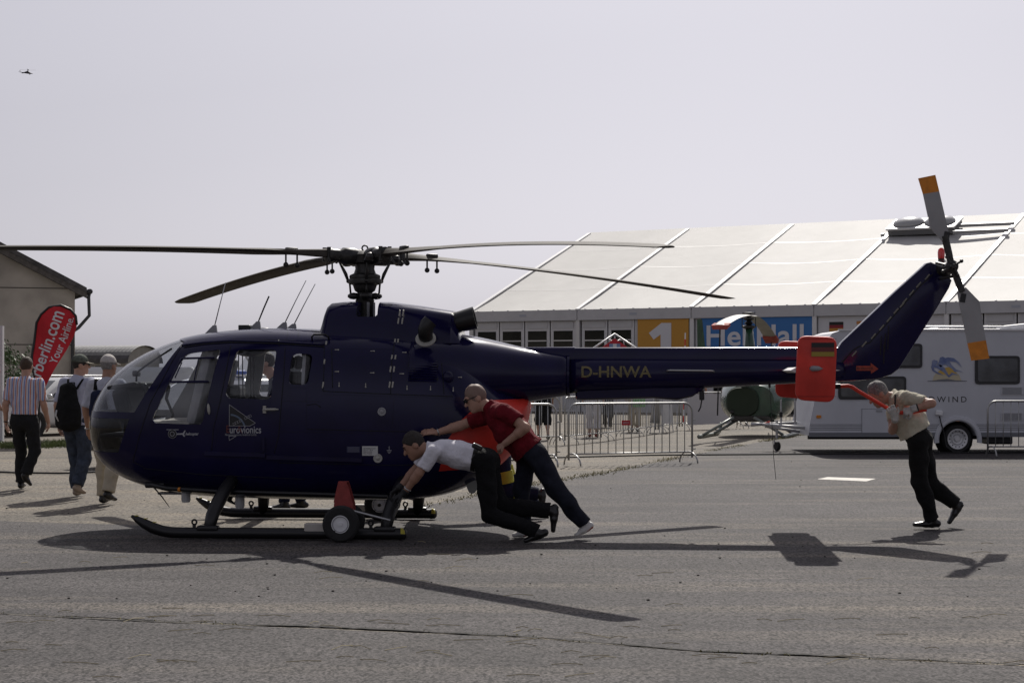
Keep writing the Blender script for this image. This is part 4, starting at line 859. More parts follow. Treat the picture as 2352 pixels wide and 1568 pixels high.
    # shoes
    for i in (0, 1):
        a, t = J['an'][i], J['toe'][i]; d = (t - a); fd = J['fdir'][i] if 'fdir' in J else None
        fwd = (d - Vector((0, 0, 0))).normalized(); sh = (J['kn'][i] - a).normalized(); sd = fwd.cross(sh).normalized(); upf = sd.cross(fwd).normalized()
        heel = a - upf * .0 - sh * .055 - fwd * .035; ball = t - fwd * .035
        sob = Body(); sob.ecap(heel, heel.lerp(ball, .5), sd, .034, .034, .040, .034, .02).ecap(heel.lerp(ball, .5), ball, sd, .040, .032, .040, .022, .02).cap(a + sh * .0, heel.lerp(ball, .25), .046, .040, .02)
        so = link('shoe', sob.mesh('shoe', min(vox, .009), base), c['shoes'], root)
        if c.get('sole'):
            fl = (ball - heel).normalized(); n2 = sd.cross(fl).normalized()
            if n2.dot(sh) < 0: n2 = -n2
            mb = MB(); mb.bbox(heel - base - n2 * .030 + fl * .02, (.03, .02, .03), .004); so2 = Body().ecap(heel - n2 * .026 - fl * .006, heel - n2 * .026 + fl * .055, sd, .036, .011, .038, .010, .004)
            link('heel', so2.mesh('heel', .006, base), c['sole'], so)
    if c.get('belt'):
        bb = Body().ecap(pel + ad * .085, pel + ad * .115, sw, .166, .118, .166, .117, .005); me = bb.mesh('belt', vox, base)
        bb = MB(); N = 28; S = (sw - ad * sw.dot(ad)).normalized(); T = ad.cross(S); rr = []
        for z, o in ((.075, 1.0), (.075, 1.03), (.115, 1.03), (.115, 1.0)): rr.append([pel - base + ad * z + S * math.cos(2 * math.pi * j / N) * .170 * o + T * math.sin(2 * math.pi * j / N) * .126 * o for j in range(N)])
        bb.rings(rr, True, False); bb.build('belt', c['belt'], root, 40)
    if c.get('gloves'):
        for i in (0, 1):
            gb_ = Body(); hand(gb_, J['wr'][i], J['hd'][i], J['pn'][i], 1 if i == 0 else -1, c.get('curl', (.9, .9))[i], 1.12); dd = (J['wr'][i] - J['el'][i]).normalized(); gb_.cone(J['wr'][i] - dd * .03, J['wr'][i] + dd * .03, .037, .034, .01)
            link('glove', gb_.mesh('glove', .007, base), c['gloves'], root)
    if c.get('watch') is not None:
        i = c['watch'][0]; dd = (J['wr'][i] - J['el'][i]).normalized(); mb = MB(); mb.torus(J['wr'][i] - dd * c['watch'][2] - base, dd, .032, .007, 20, 8); mb.build('watch', c['watch'][1], root, True)
    if c.get('glasses'):
        mb = MB()
        for s in (-1, 1): mb.ell(hp(s * .034, .104, .010) - base, (.027, .008, .020), 12, M); mb.tube([hp(s * .058, .092, .016) - base, hp(s * .076, .05, .016) - base, hp(s * .082, -.005, .012) - base], .0045, 6)
        mb.tube([hp(-.012, .112, .016) - base, hp(.012, .112, .016) - base], .004, 6); mb.build('sunglasses', mat('sunglass_black', (0.006, 0.006, 0.007), 0.12), root, True)
    if c.get('cap'):
        cb = Body(); cb.ell(hp(0, -.012, .038), (.086, .106, .100), M, .01, ((hp(0, 0, .030), -up),)); co = link('cap', cb.mesh('cap', vox * .8, base, .002, 40), c['cap'], root)
        mb = MB(); vs = []
        for j in range(13):
            t = R(-78 + 13 * j); vs += [hp(math.sin(t) * .080, .03 + math.cos(t) * .060, .040) - base, hp(math.sin(t) * .078, .05 + math.cos(t) * .125, .026 - .0 * abs(math.sin(t))) - base]
        o = len(vs); vs += [v - up * .006 for v in vs]; fs = []
        for j in range(12):
            q = (2 * j, 2 * j + 1, 2 * j + 3, 2 * j + 2); fs += [q, tuple(o + x for x in reversed(q)), (2 * j + 1, o + 2 * j + 1, o + 2 * j + 3, 2 * j + 3)]
        mb.add(vs, fs); mb.build('cap_brim', c.get('brim', c['cap']), co)
    return root, base
Z = Vector((0, 0, 1))
# pushing man in the white shirt
YW = 16.72; p = lambda u, v, d=0.0: P(u, v, YW + d)
J = dict(head=p(951, 1022, .06), face=Vector((-.80, -.10, -.52)), up=Vector((-.50, .05, .80)), neck=p(986, 1030, .03), sh=[p(997, 1036, -.17), p(992, 1034, .21)], el=[p(962, 1086, -.16), p(950, 1083, .20)], wr=[p(929, 1131, -.10), p(918, 1119, .12)],
         hd=[p(912, 1141, -.09), p(903, 1130, .12)], pn=[Vector((-.5, .2, -.8)), Vector((-.5, -.1, -.8))], hip=[p(1112, 1056, -.10), p(1118, 1056, .10)], kn=[p(1124, 1178, -.09), p(1143, 1160, .10)], an=[p(1232, 1222, -.07), p(1262, 1172, .12)], toe=[p(1200, 1246, -.07), p(1272, 1226, .12)])
root, base = person('man in white short sleeved shirt and black trousers bent over pushing the skid', J, dict(shirt=cloth('white_shirt', (0.72, 0.71, 0.76), .04), trousers=cloth('black_trousers', (0.008, 0.008, 0.009), .2), shoes=leather, hair=hair_d, gloves=mat('black_glove', (0.012, 0.012, 0.013), .7, bump=.2), skin=skin2, belt=leather, leg=(.105, .080, .068), curl=(.8, .8), sole=leather, sleeve=.78, fold=.007, hem=.07, belly=(.17, .125), haircut=(.05, .03), watch=(0, steel, .05)))
mb = MB(); q = p(1096, 1026, -.2) - base; mb.bbox(q, (.10, .05, .05), .015, Matrix.Rotation(R(25), 3, 'Y')); mb.build('belt_pouch', leather, root)
# man in the red polo shirt
YR = 17.12; p = lambda u, v, d=0.0: P(u, v, YR + d)
J = dict(head=p(1092, 914, .02), face=Vector((-.86, -.22, -.44)), up=Vector((-.42, 0, .90)), neck=p(1124, 934, .02), sh=[p(1158, 944, -.19), p(1117, 955, .20)], el=[p(1206, 982, -.26), p(1055, 978, .20)], wr=[p(1160, 1018, -.16), p(1004, 993, .18)],
         hd=[p(1140, 1030, -.12), p(980, 991, .18)], pn=[Vector((.1, .6, -.6)), Vector((0, .6, -.7))], hip=[p(1229, 1040, -.10), p(1213, 1040, .10)], kn=[p(1275, 1120, -.10), p(1197, 1128, .12)], an=[p(1342, 1202, -.08), p(1204, 1212, .12)], toe=[p(1319, 1234, -.08), p(1174, 1233, .10)])
root, base = person('bald man in red polo shirt and sunglasses leaning into the helicopter flank', J, dict(shirt=cloth('red_polo', (0.145, 0.008, 0.015), .2), trousers=cloth('dark_jeans', (0.016, 0.018, 0.028), .35, bump=.35), shoes=wleather, hair=stubble, haircut=(.035, -.02), skin=skin, belt=leather, leg=(.108, .080, .070), glasses=True, curl=(1.1, .35), sole=mat('brick_sole', (0.25, 0.05, 0.03), .6), sleeve=.62, bulk=1.12, belly=(.185, .150), hem=.03, cut=.03, fold=.007, watch=(1, steel, .01)))
# man pushing at the tail
YB = 18.26; p = lambda u, v, d=0.0: P(u, v, YB + d)
J = dict(head=p(2017, 904, 0.02), face=Vector((-.80, -.06, -.60)), up=Vector((-.58, 0, .80)), neck=p(2050, 908, .02), sh=[p(2081, 913, -.22), p(2050, 925, .20)], el=[p(2140, 926, -.38), p(2050, 988, .0)], wr=[p(2099, 938, -.36), p(2056, 962, -.26)],
         hd=[p(2079, 946, -.32), p(2050, 944, -.28)], pn=[Vector((0, .8, -.5)), Vector((0, .9, 0))], hip=[p(2108, 1008, -.10), p(2116, 1008, .10)], kn=[p(2112, 1106, -.10), p(2134, 1110, .10)], an=[p(2142, 1192, -.08), p(2193, 1157, .12)], toe=[p(2093, 1206, -.08), p(2178, 1206, .12)])
root, base = person('grey haired man in beige shirt and white gloves pushing the red bar at the tail', J, dict(shirt=cloth('beige_shirt', (0.54, 0.51, 0.40), .10), trousers=cloth('black_slacks', (0.010, 0.010, 0.010), .2), shoes=leather, hair=hair_g, skin=skin, belt=leather, gloves=mat('white_glove', (0.45, 0.44, 0.41), .9, bump=.3, var=.25, vscale=20), leg=(.106, .082, .070), curl=(1.0, 1.0), sole=leather, sleeve=.70, belly=(.19, .165), hem=.09, fold=.008, watch=(0, leather, .035)))
mb = MB(); mb.tube([p(2056, 906, -.13) - base, p(2056, 925, -.18) - base, p(2053, 945, -.18) - base], .008, 6, flat=.5); mb.build('lanyard', mat('lanyard_black', (0.01, 0.01, 0.012), .8), root)
# red push bar clamped under the tail boom
mb = MB(); yb = 18.03; mb.tube([P(1900, 887, yb), P(1926, 887, yb), P(1948, 886, yb), P(1958, 889, yb), P(1968, 896, yb), P(2043, 940, yb + .02), P(2050, 944, yb + .03), P(2060, 948, yb + .03), P(2090, 946, yb + .02), P(2126, 940, yb)], .019, 12)
bar = mb.build('push_bar', mat('bar_red', (0.75, 0.045, 0.02), .4), smooth=40); tag(bar, 'bent red push bar fixed under the tail boom', 'push bar')
mb = MB(); mb.tube([P(1895, 887, yb), P(1930, 887, yb)], .026, 12); mb.tube([P(1915, 884, yb), P(1915, 868, yb)], .02, 10); mb.build('bar_clamp', black, bar)
mb = MB(); mb.tube([P(2128, 939.6, yb), P(2085, 947, yb + .02)], .0215, 12); mb.build('bar_grip', mat('bar_red2', (0.75, 0.045, 0.02), .6), bar)

def stand(X, Y, head_deg, h=1.76, stride=.18, lean=0.0, swing=.10, lift=True, turn=0.0):
    s = h / 1.78; t = R(head_deg); f = Vector((math.cos(t), math.sin(t), 0)); l = Vector((-f.y, f.x, 0)); b = Vector((X, Y, 0)); q = lambda a, c, z: b + f * a * s + l * c * s + Z * z * s
    t2 = R(head_deg + turn); f2 = Vector((math.cos(t2), math.sin(t2), -.06))
    return dict(head=q(.05 + lean * 1.2, 0, 1.655), face=f2, up=Z, neck=q(lean, 0, 1.49), sh=[q(lean * .9, .185, 1.43), q(lean * .9, -.185, 1.43)], el=[q(lean * .6 - swing * .6 - .02, .245, 1.15), q(lean * .6 + swing * .5 - .02, -.245, 1.15)],
                wr=[q(lean * .5 - swing * .5 + .05, .265, .90), q(lean * .5 + swing * 1.3 + .05, -.265, .905)], hd=[q(lean * .5 - swing * .4 + .08, .262, .80), q(lean * .5 + swing * 1.6 + .08, -.262, .81)], pn=[-l, l],
                hip=[q(0, .095, .93), q(0, -.095, .93)], kn=[q(stride * .75 + .03, .10, .505), q(-stride * .15 + .04, -.10, .50)], an=[q(stride, .10, .095), q(-stride, -.10, .16 if lift else .095)], toe=[q(stride + .17, .115, .035), q(-stride + .15, -.115, .045 if lift else .035)])
def stripes(name, cols, scale):
    m = bpy.data.materials.new(name); m.use_nodes = True; n = m.node_tree; b = n.nodes['Principled BSDF']; b.inputs['Roughness'].default_value = .9
    tc = n.nodes.new('ShaderNodeTexCoord'); sx = n.nodes.new('ShaderNodeSeparateXYZ'); n.links.new(tc.outputs['Object'], sx.inputs[0])
    mu = n.nodes.new('ShaderNodeMath'); mu.operation = 'MULTIPLY'; mu.inputs[1].default_value = scale; n.links.new(sx.outputs[0], mu.inputs[0])
    fr_ = n.nodes.new('ShaderNodeMath'); fr_.operation = 'FRACT'; n.links.new(mu.outputs[0], fr_.inputs[0]); rp = n.nodes.new('ShaderNodeValToRGB'); rp.color_ramp.interpolation = 'CONSTANT'
    while len(rp.color_ramp.elements) < len(cols): rp.color_ramp.elements.new(.5)
    for e, (ps, c_) in zip(rp.color_ramp.elements, cols): e.position = ps; e.color = (*c_, 1)
    n.links.new(fr_.outputs[0], rp.inputs[0]); n.links.new(rp.outputs[0], b.inputs['Base Color']); return m
strm = stripes('striped_cloth', [(0, (.52, .50, .55)), (.22, (.10, .17, .42)), (.42, (.52, .50, .55)), (.58, (.48, .16, .09)), (.80, (.52, .50, .55))], 17)
blk2 = cloth('charcoal_trousers', (0.016, 0.016, 0.017), .2); jeans = cloth('blue_jeans', (0.040, 0.050, 0.072), .45); khaki = cloth('khaki_trousers', (0.42, 0.37, 0.28), .1)
# three visitors walking away on the left
Js = stand(P(66, 0, 24.7).x, 24.5, 86, 1.78, .13, .02, .08); Js['an'][1] = P(60, 1088, 24.45); Js['toe'][1] = P(72, 1117, 24.5); Js['kn'][1] = P(80, 1032, 24.5)
person('man walking away in striped shirt and black trousers before the red banner', Js, dict(shirt=strm, trousers=blk2, shoes=leather, hair=hair_b, haircut=(.09, .04), vox=.013, leg=(.10, .08, .075), watch=(0, leather, .02), fold=.005, sleeve=.85, hem=.05, belly=(.178, .124)))
Jk = stand(P(181, 0, 23.1).x, 23.0, 72, 1.79, .15, .03, .10, turn=-52)
rk, bk = person('man in cap and jeans carrying a black rucksack', Jk, dict(shirt=cloth('pale_blue_shirt', (0.42, 0.43, 0.52), .08), trousers=jeans, shoes=mat('sand_shoe', (0.32, 0.25, 0.19), .7), hair=hair_d, haircut=(.06, .02), cap=cloth('camo_cap', (0.10, 0.11, 0.09), .6), brim=cloth('camo_brim', (0.30, 0.28, 0.22), .2), glasses=True, vox=.013, leg=(.105, .082, .078), sleeve=.9, hem=-.04, cut=-.03, fold=.006, belly=(.185, .138)))
f = Vector((math.cos(R(72)), math.sin(R(72)), 0)); l = Vector((-f.y, f.x, 0)); c0 = Vector((Jk['neck'].x, Jk['neck'].y, 0))
bp = Body(); o = c0 - f * .19 + l * .03; bp.ecap(o + Z * 1.02, o + Z * 1.36, l, .16, .11, .11, .08, .04).ecap(o + Z * .95, o + Z * 1.1, l, .175, .12, .16, .11, .04)
ruck = link('rucksack', bp.mesh('rucksack', .013, bk, .006, 30), cloth('black_nylon', (0.009, 0.009, 0.01), .3), None); ruck.location = bk; tag(ruck, 'black rucksack on the back of the man in the cap', 'rucksack')
for s in (-1, 1): mb = MB(); a = c0 - bk; mb.tube([a - f * .14 + l * s * .06 + Z * 1.36, a - f * .06 + l * s * .10 + Z * 1.48, a + f * .03 + l * s * .12 + Z * 1.485, a + f * .11 + l * s * .14 + Z * 1.40, a + f * .12 + l * s * .16 + Z * 1.2, a - f * .06 + l * s * .19 + Z * 1.02], .020, 8, flat=.5); mb.build('strap', MATS['black_nylon'], ruck, True)
mb = MB(); a = c0 - bk; mb.tube([a - f * .14 + l * .03 + Z * 1.36, a - f * .15 + Z * 1.44 + l * .03, a - f * .14 - l * .03 + Z * 1.44, a - f * .14 - l * .03 + Z * 1.36], .011, 6); mb.build('handle', MATS['black_nylon'], ruck, True)
mb = MB(); mb.tube([a - f * .305 + l * .12 + Z * 1.10, a - f * .31 + l * .13 + Z * 1.03, a - f * .29 + l * .10 + Z * .96], .010, 6); mb.build('reflective_piping', mat('silver_tape', (.55, .55, .55), .4), ruck, True)
Jt = stand(P(238, 0, 21.6).x, 21.7, 70, 1.77, .10, .02, .06, turn=-10)
rt_, bt = person('man in white cap and khaki trousers beside the helicopter nose', Jt, dict(shirt=cloth('checked_shirt', (0.45, 0.46, 0.52), .12), trousers=khaki, shoes=leather, hair=hair_g, haircut=(.03, .0), cap=cloth('white_cap', (0.50, 0.47, 0.44), .08), skin=skin2, vox=.013, leg=(.105, .085, .078), sleeve=.95, hem=-.04, cut=-.02, fold=.006, belly=(.185, .138), watch=(0, steel, .01)))
f = Vector((math.cos(R(70)), math.sin(R(70)), 0)); l = Vector((-f.y, f.x, 0)); c0 = Vector((Jt['neck'].x, Jt['neck'].y, 0)); bp = Body(); o = c0 - f * .17; bp.ecap(o + Z * 1.08, o + Z * 1.30, l, .12, .08, .10, .06, .04)
r2 = link('rucksack', bp.mesh('rucksack', .013, bt, .005, 30), cloth('navy_nylon', (0.012, 0.016, 0.04), .3)); r2.location = bt; tag(r2, 'small navy rucksack on the man in the white cap', 'rucksack')
for s in (-1, 1): mb = MB(); a = c0 - bt; mb.tube([a - f * .13 + l * s * .07 + Z * 1.36, a - f * .06 + l * s * .10 + Z * 1.48, a + f * .04 + l * s * .12 + Z * 1.485, a + f * .12 + l * s * .14 + Z * 1.38], .024, 8, flat=.5); mb.build('strap', MATS['black_nylon'], r2, True)
# two helpers on the far side of the helicopter
hiv = mat('hi_vis_yellow', (0.72, 0.78, 0.03), .6); refl = mat('reflective_grey', (0.62, 0.62, 0.58), .4); navyc = cloth('navy_cloth', (0.012, 0.014, 0.035), .2)
YF = 19.45; p = lambda u, v, d=0.0: P(u, v, YF + d)
J = dict(head=p(1010, 965), face=Vector((-.86, .2, -.44)), up=Vector((-.42, 0, .9)), neck=p(1040, 980), sh=[p(1048, 992, -.19), p(1050, 990, .19)], el=[p(1010, 1030, -.2), p(1005, 1025, .2)], wr=[p(985, 1055, -.15), p(980, 1050, .15)], hd=[p(968, 1058, -.15), p(962, 1052, .15)], pn=[-Z, -Z],
         hip=[p(1148, 1046, -.1), p(1146, 1046, .1)], kn=[p(1166, 1128, -.1), p(1172, 1108, .1)], an=[p(1236, 1134, -.1), p(1236, 1166, .1)], toe=[p(1246, 1176, -.1), p(1208, 1186, .1)])
rf, bf = person('helper in yellow hi-vis trousers behind the tail cone', J, dict(shirt=navyc, trousers=navyc, shoes=leather, hair=hair_b, vox=.014, leg=(.10, .078, .066), sleeve=1.2, eyes=False))
for i in (0, 1):
    k, a_, h_ = J['kn'][i] - bf, J['an'][i] - bf, J['hip'][i] - bf
    for t0, t1, m_, nm in ((.22, .40, hiv, 'hi_vis_band'), (.40, .58, refl, 'reflective_band')): mb = MB(); mb.tube([k.lerp(a_, t0), k.lerp(a_, t1)], [.086, .083], 16); mb.build(nm, m_, rf, 40)
    mb = MB(); mb.tube([h_.lerp(k, .45), h_.lerp(k, .78)], [.101, .090], 16); mb.build('hi_vis_panel', mat('hi_vis_dull', (.36, .33, .03), .8, var=.2), rf, 40)
Jf = stand(P(652, 0, 20.7).x + .1, 20.75, 190, 1.80, .10, .22, .05, False); Jf['el'][0] = Jf['sh'][0] + Vector((-.05, -.12, -.27)); Jf['wr'][0] = Jf['el'][0] + Vector((-.10, -.2, -.08)); Jf['hd'][0] = Jf['wr'][0] + Vector((-.04, -.08, 0))
rf, bf = person('helper in navy overalls with reflective ankle bands beyond the cabin', Jf, dict(shirt=navyc, trousers=navyc, shoes=leather, hair=hair_d, vox=.014, leg=(.10, .08, .07), eyes=False))
for i in (0, 1):
    k, a_ = Jf['kn'][i] - bf, Jf['an'][i] - bf
    for t0, t1, m_, nm in ((.62, .74, hiv, 'hi_vis_band'), (.74, .86, refl, 'reflective_band')): mb = MB(); mb.tube([k.lerp(a_, t0), k.lerp(a_, t1)], [.084, .082], 16); mb.build(nm, m_, rf, 40)

# ------------------------------------------------------------------ ground handling wheels clamped to the skids
def handling(s_, label):
    yk = s_ * 1.25; xw = HX(783, -1.45); r0 = .170; o = empty('handling_wheel_set', W((xw, yk, 0)), -YAW, label, 'wheel set', 'ground handling wheels')
    for dy in (-.19, .15) if s_ < 0 else (-.15, .19):
        wl = MB(); wl.lathe([(-.050, .080), (-.056, .105), (-.054, .148), (-.036, .167), (0, .170), (.036, .167), (.054, .148), (.056, .105), (.050, .080)], (0, dy, r0 + .002), (0, 1, 0), 36, False); t_ = wl.build('tyre', tyre, o, 40)
        wl = MB(); q = -1; wl.lathe([(-.046, .082), (-.052, .082), (-.052, .073), (-.034, .066), (-.028, .04), (-.038, .037), (-.038, .022), (-.058, .020), (-.060, .002)], (0, dy, r0 + .002), (0, 1, 0), 32); wl.lathe([(.046, .082), (.052, .082), (.052, .073), (.034, .066), (.028, .002)], (0, dy, r0 + .002), (0, 1, 0), 32); rm = wl.build('rim', whitep, t_, 35)
        for rr_ in (.071, .042): wl = MB(); wl.torus((0, dy - (.052 if rr_ > .06 else .031), r0 + .002), (0, 1, 0), rr_, .004, 28, 6); wl.build('rim_groove_shade', greyp, rm, True)  # grey rings, the shade of the rim grooves put into colour
        wl = MB(); wl.cyl((-.05, dy - .036, r0 - .055), (-.05, dy - .055, r0 - .06), .006, n=8); wl.build('valve', black, rm)
    mb = MB(); mb.cyl((0, -.24, r0), (0, .22, r0), .018); mb.build('axle', blackm, o)
    mb = MB(); z1, z2 = .30, .56
    for dy in (-.085, .045): mb.prism([(-.085, .22), (-.085, .34), (-.045, .54), (.035, .54), (.05, .50), (.095, .34), (.095, .22)], lambda a, b, d: Vector((a, d, b)), dy, dy + .012)
    mb.prism([(-.045, .55), (.035, .55), (.035, .538), (-.045, .538)], lambda a, b, d: Vector((a, d, b)), -.08, .05); mb.prism([(-.09, .36), (-.046, .553), (-.036, .55), (-.078, .36)], lambda a, b, d: Vector((a, d, b)), -.073, .045); mb.build('bracket', mat('bracket_red', (.26, .035, .03), .6, var=.25, vscale=12), o)
    mb = MB(); mb.tube([(.04, -.10, .30), (.2, -.11, .26), (.44, -.10, .20)], .012, 8); mb.build('lever', steel, o)
    mb = MB(); mb.bbox((-.27, .0, .12), (.20, .09, .085), .01); mb.bbox((0, 0, .13), (.26, .10, .06), .01); mb.build('skid_cradle', mat('cream_paint', (.48, .45, .40), .6, var=.15), o)
    return o
handling(-1, 'near pair of black wheels with red bracket clamped to the skid'); handling(1, 'far pair of black wheels with red bracket behind the rear leg')
# ------------------------------------------------------------------ exhibition tent
white_pvc = mat('white_pvc', (0.475, 0.468, 0.445), 0.65, var=0.06, vscale=.9, bump=0.35, bscale=1.1, spec=.25, stretch=(1, 1, .4)); pvc_wall = mat('wall_pvc', (0.50, 0.50, 0.51), 0.6, var=0.05, vscale=2); alu = mat('aluminium', (0.62, 0.62, 0.62), 0.4, 0.4); pane = mat('dark_pane', (0.018, 0.02, 0.018), 0.08, var=.5, vscale=.6)
T0 = Vector((-1.73, 79.8, 0)); E = Vector((.862, -.506, 0)); Bk = Vector((.506, .862, 0)); BAY = 5.27; HS = 11.06; EZ, RZ = 4.3, 8.50
def TT(a, d, z): return T0 + E * a + Bk * d + Z * z
tent = empty('exhibition_tent', T0, 0, 'large white exhibition tent with sloping roof and HeliHall banner', 'tent'); TL = lambda a, d, z: TT(a, d, z) - T0
def tquad(name, a0, a1, z0, z1, d, m, th=.04, parent=None):
    mb = MB(); mb.prism([(a0, z0), (a1, z0), (a1, z1), (a0, z1)], lambda a, b, e: TL(a, e, b), d, d + th); return mb.build(name, m, parent or tent)
NB = 8
for i in range(NB):
    for back in (0, 1):
        mb = MB(); rows = []
        for j in range(9):
            t = j / 8; row = []
            for k in range(9):
                s = k / 8; sag = -.10 * math.sin(math.pi * t) * math.sin(math.pi * s); d = HS * t if not back else 2 * HS - HS * t
                row.append(TL(i * BAY + BAY * s, d - (.12 if t == 0 and not back else 0), EZ + (RZ - EZ) * t + sag))
            rows.append(row)
        mb.rings(rows, False, False); mb.build('roof_panel', white_pvc, tent, True, fix=False)
for i in range(NB + 1):
    mb = MB(); mb.prism([(-.15, EZ - .02), (HS - .2, RZ - .09), (HS - .2, RZ - .03), (-.15, EZ + .035)], lambda a, b, e: TL(e, a, b), i * BAY - .09, i * BAY + .09); mb.build('roof_rib', mat('rib_white', (0.76, 0.75, 0.73), .4), tent)
    mb = MB(); mb.box(TL(i * BAY, -.02, 2.1), (.18, .18, 4.2), Matrix.Rotation(math.atan2(E.y, E.x), 3, 'Z')); mb.build('post', alu, tent)
    mb = MB(); mb.prism([(2 * HS, EZ), (HS + .2, RZ - .09), (HS + .2, RZ - .03), (2 * HS, EZ + .05)], lambda a, b, e: TL(e, a, b), i * BAY - .10, i * BAY + .10); mb.build('roof_rib', MATS['rib_white'], tent)
for i in range(NB):
    for k in (2, 4, 6):
        t = k / 8; mb = MB(); sg = [-.10 * math.sin(math.pi * t) * math.sin(math.pi * s_ / 8) for s_ in range(9)]; mb.rings([[TL(i * BAY + BAY * s_ / 8, HS * t + d_, EZ + (RZ - EZ) * (HS * t + d_) / HS + sg[s_] + .006) for d_ in (-.03, .03)] for s_ in range(9)], False, False); mb.build('weld_seam', mat('weld_white', (.50, .49, .468), .5), tent, fix=False)
    a = i * BAY; tquad('valance', a + .02, a + BAY - .02, EZ - .45, EZ - .005, -.16, pvc_wall, .03); mb = MB(); mb.box(TL(a + BAY * .5, -.165, EZ - .22), (.34, .004, .10), Matrix.Rotation(math.atan2(E.y, E.x), 3, 'Z')); mb.build('valance_tag', mat('tag_grey', (.38, .40, .45), .6), tent)
    k = mb = MB()
    for q in range(7): mb.ell(TL(a + BAY * (q + .5) / 7, -.13, EZ + .01), (.05, .03, .03), 6)
    tag(mb.build('eave_clips', MATS['rib_white'], tent), kind='stuff')
def window_panel(a, wd):
    fr_ = tquad('window_frame', a + .03, a + wd - .03, 0.0, EZ - .46, 0, mat('frame_white', (.60, .60, .61), .5), .05)
    tquad('header_panel', a + .12, a + wd - .12, 3.52, EZ - .50, -.03, pvc_wall, .02, fr_); tquad('pane', a + .17, a + wd - .17, 1.35, 3.42, -.012, pane, .01, fr_); tquad('glazing_bar', a + .17, a + wd - .17, 2.98, 3.03, -.03, alu, .02, fr_); tquad('lower_panel', a + .12, a + wd - .12, .12, 1.22, -.03, pvc_wall, .02, fr_)
for i in range(NB):
    a = i * BAY; w4 = (BAY - .24) / 4
    if i in (0, 4, 5, 6, 7):
        for k in range(4): window_panel(a + .12 + k * w4, w4)
    elif i == 1:
        for k in range(2): window_panel(a + .12 + k * w4, w4)
        tquad('wall_panel', a + .12 + 2 * w4, a + BAY - .12, 0, EZ - .46, 0, pvc_wall, .05)
    elif i == 2:
        tquad('wall_panel', a + .12, a + BAY - .12, 2.62, EZ - .46, 0, pvc_wall, .05); tquad('wall_panel', a + .12, a + .9, 0, 2.6, 0, pvc_wall, .05); tquad('doorway_shade', a + .95, a + BAY - .12, 0, 2.6, .5, mat('doorway_black', (.012, .012, .013), .8), .05)  # black sheet behind the entrance stands for its unlit interior
    else: tquad('wall_panel', a + .12, a + BAY - .12, 0, EZ - .46, 0, mat('banner_white', (.60, .60, .62), .6), .05)
mb = MB(); mb.prism([(0, 0), (2 * HS, 0), (2 * HS, EZ), (HS, RZ - .1), (0, EZ)], lambda a, b, e: TL(e, a, b), .02, .06); mb.build('gable_wall', pvc_wall, tent); mb = MB(); mb.prism([(0, 0), (NB * BAY, 0), (NB * BAY, EZ), (0, EZ)], lambda a, b, e: TL(a, e, b), 2 * HS - .05, 2 * HS); mb.build('back_wall', pvc_wall, tent)
def aon(u):
    """distance along the tent front seen at column u"""
    k = (u - CX) / FPX; return (k * T0.y - T0.x) / (E.x - k * E.y)
def zon(u, v): a = aon(u); return CAM_H + (VH - v) * TT(a, 0, 0).y / FPX
b1 = tquad('banner', aon(1467), aon(1584), 1.9, EZ - .46, -.10, mat('banner_yellow', (.52, .26, .035), .6), .02); b2 = tquad('banner', aon(1612), aon(1872), 2.62, EZ - .46, -.10, mat('banner_blue', (.035, .16, .42), .6), .02)
def on_tent(me, u, v, nm, m, par, d=-.112):
    a0, z0 = aon(u), zon(u, v); return link(nm, map_mesh(me, lambda a, b: TL(a0 + a, d, z0 + b)), m, par)
signw = mat('sign_white', (.62, .62, .65), .6)
link('numeral', (lambda me: map_mesh(me, lambda a, b: TL(aon(a), -.112, zon(a, b))))(poly_mesh([(1493, 764.5), (1522, 741.6), (1544.5, 741.6), (1544.5, 818), (1520, 818), (1520, 768), (1504, 780)])), signw, b1); on_tent(text_mesh('HeliHall', 1.16, 'CENTER', .022, 1.12, 0, 1.02), 1735, 772.5, 'lettering', signw, b2)
def flag_print(u, v, cols, wd=.58, ht=.37, txt=None):
    for k, c_ in enumerate(cols):
        m_ = mat('print_%d_%d_%d' % tuple(int(x * 99) for x in c_), c_, .6); me = poly_mesh([(-wd / 2, ht / 2 - ht * k / len(cols)), (-wd / 2, ht / 2 - ht * (k + 1) / len(cols)), (wd / 2, ht / 2 - ht * (k + 1) / len(cols)), (wd / 2, ht / 2 - ht * k / len(cols))]); on_tent(me, u, v, 'flag_print', m_, tent, -.012)
    if txt: on_tent(text_mesh(txt, .13, 'CENTER', .004, 1), u, v + 16, 'lettering', mark, tent, -.012)
flag_print(1921, 750, ((.01, .01, .01), (.25, .012, .02), (.5, .24, .03)), txt='GERMANY'); flag_print(1984, 748, ((.5, .2, .05), (.55, .55, .55), (.05, .2, .08))); flag_print(1957, 808, ((.3, .02, .03), (.6, .6, .6)))
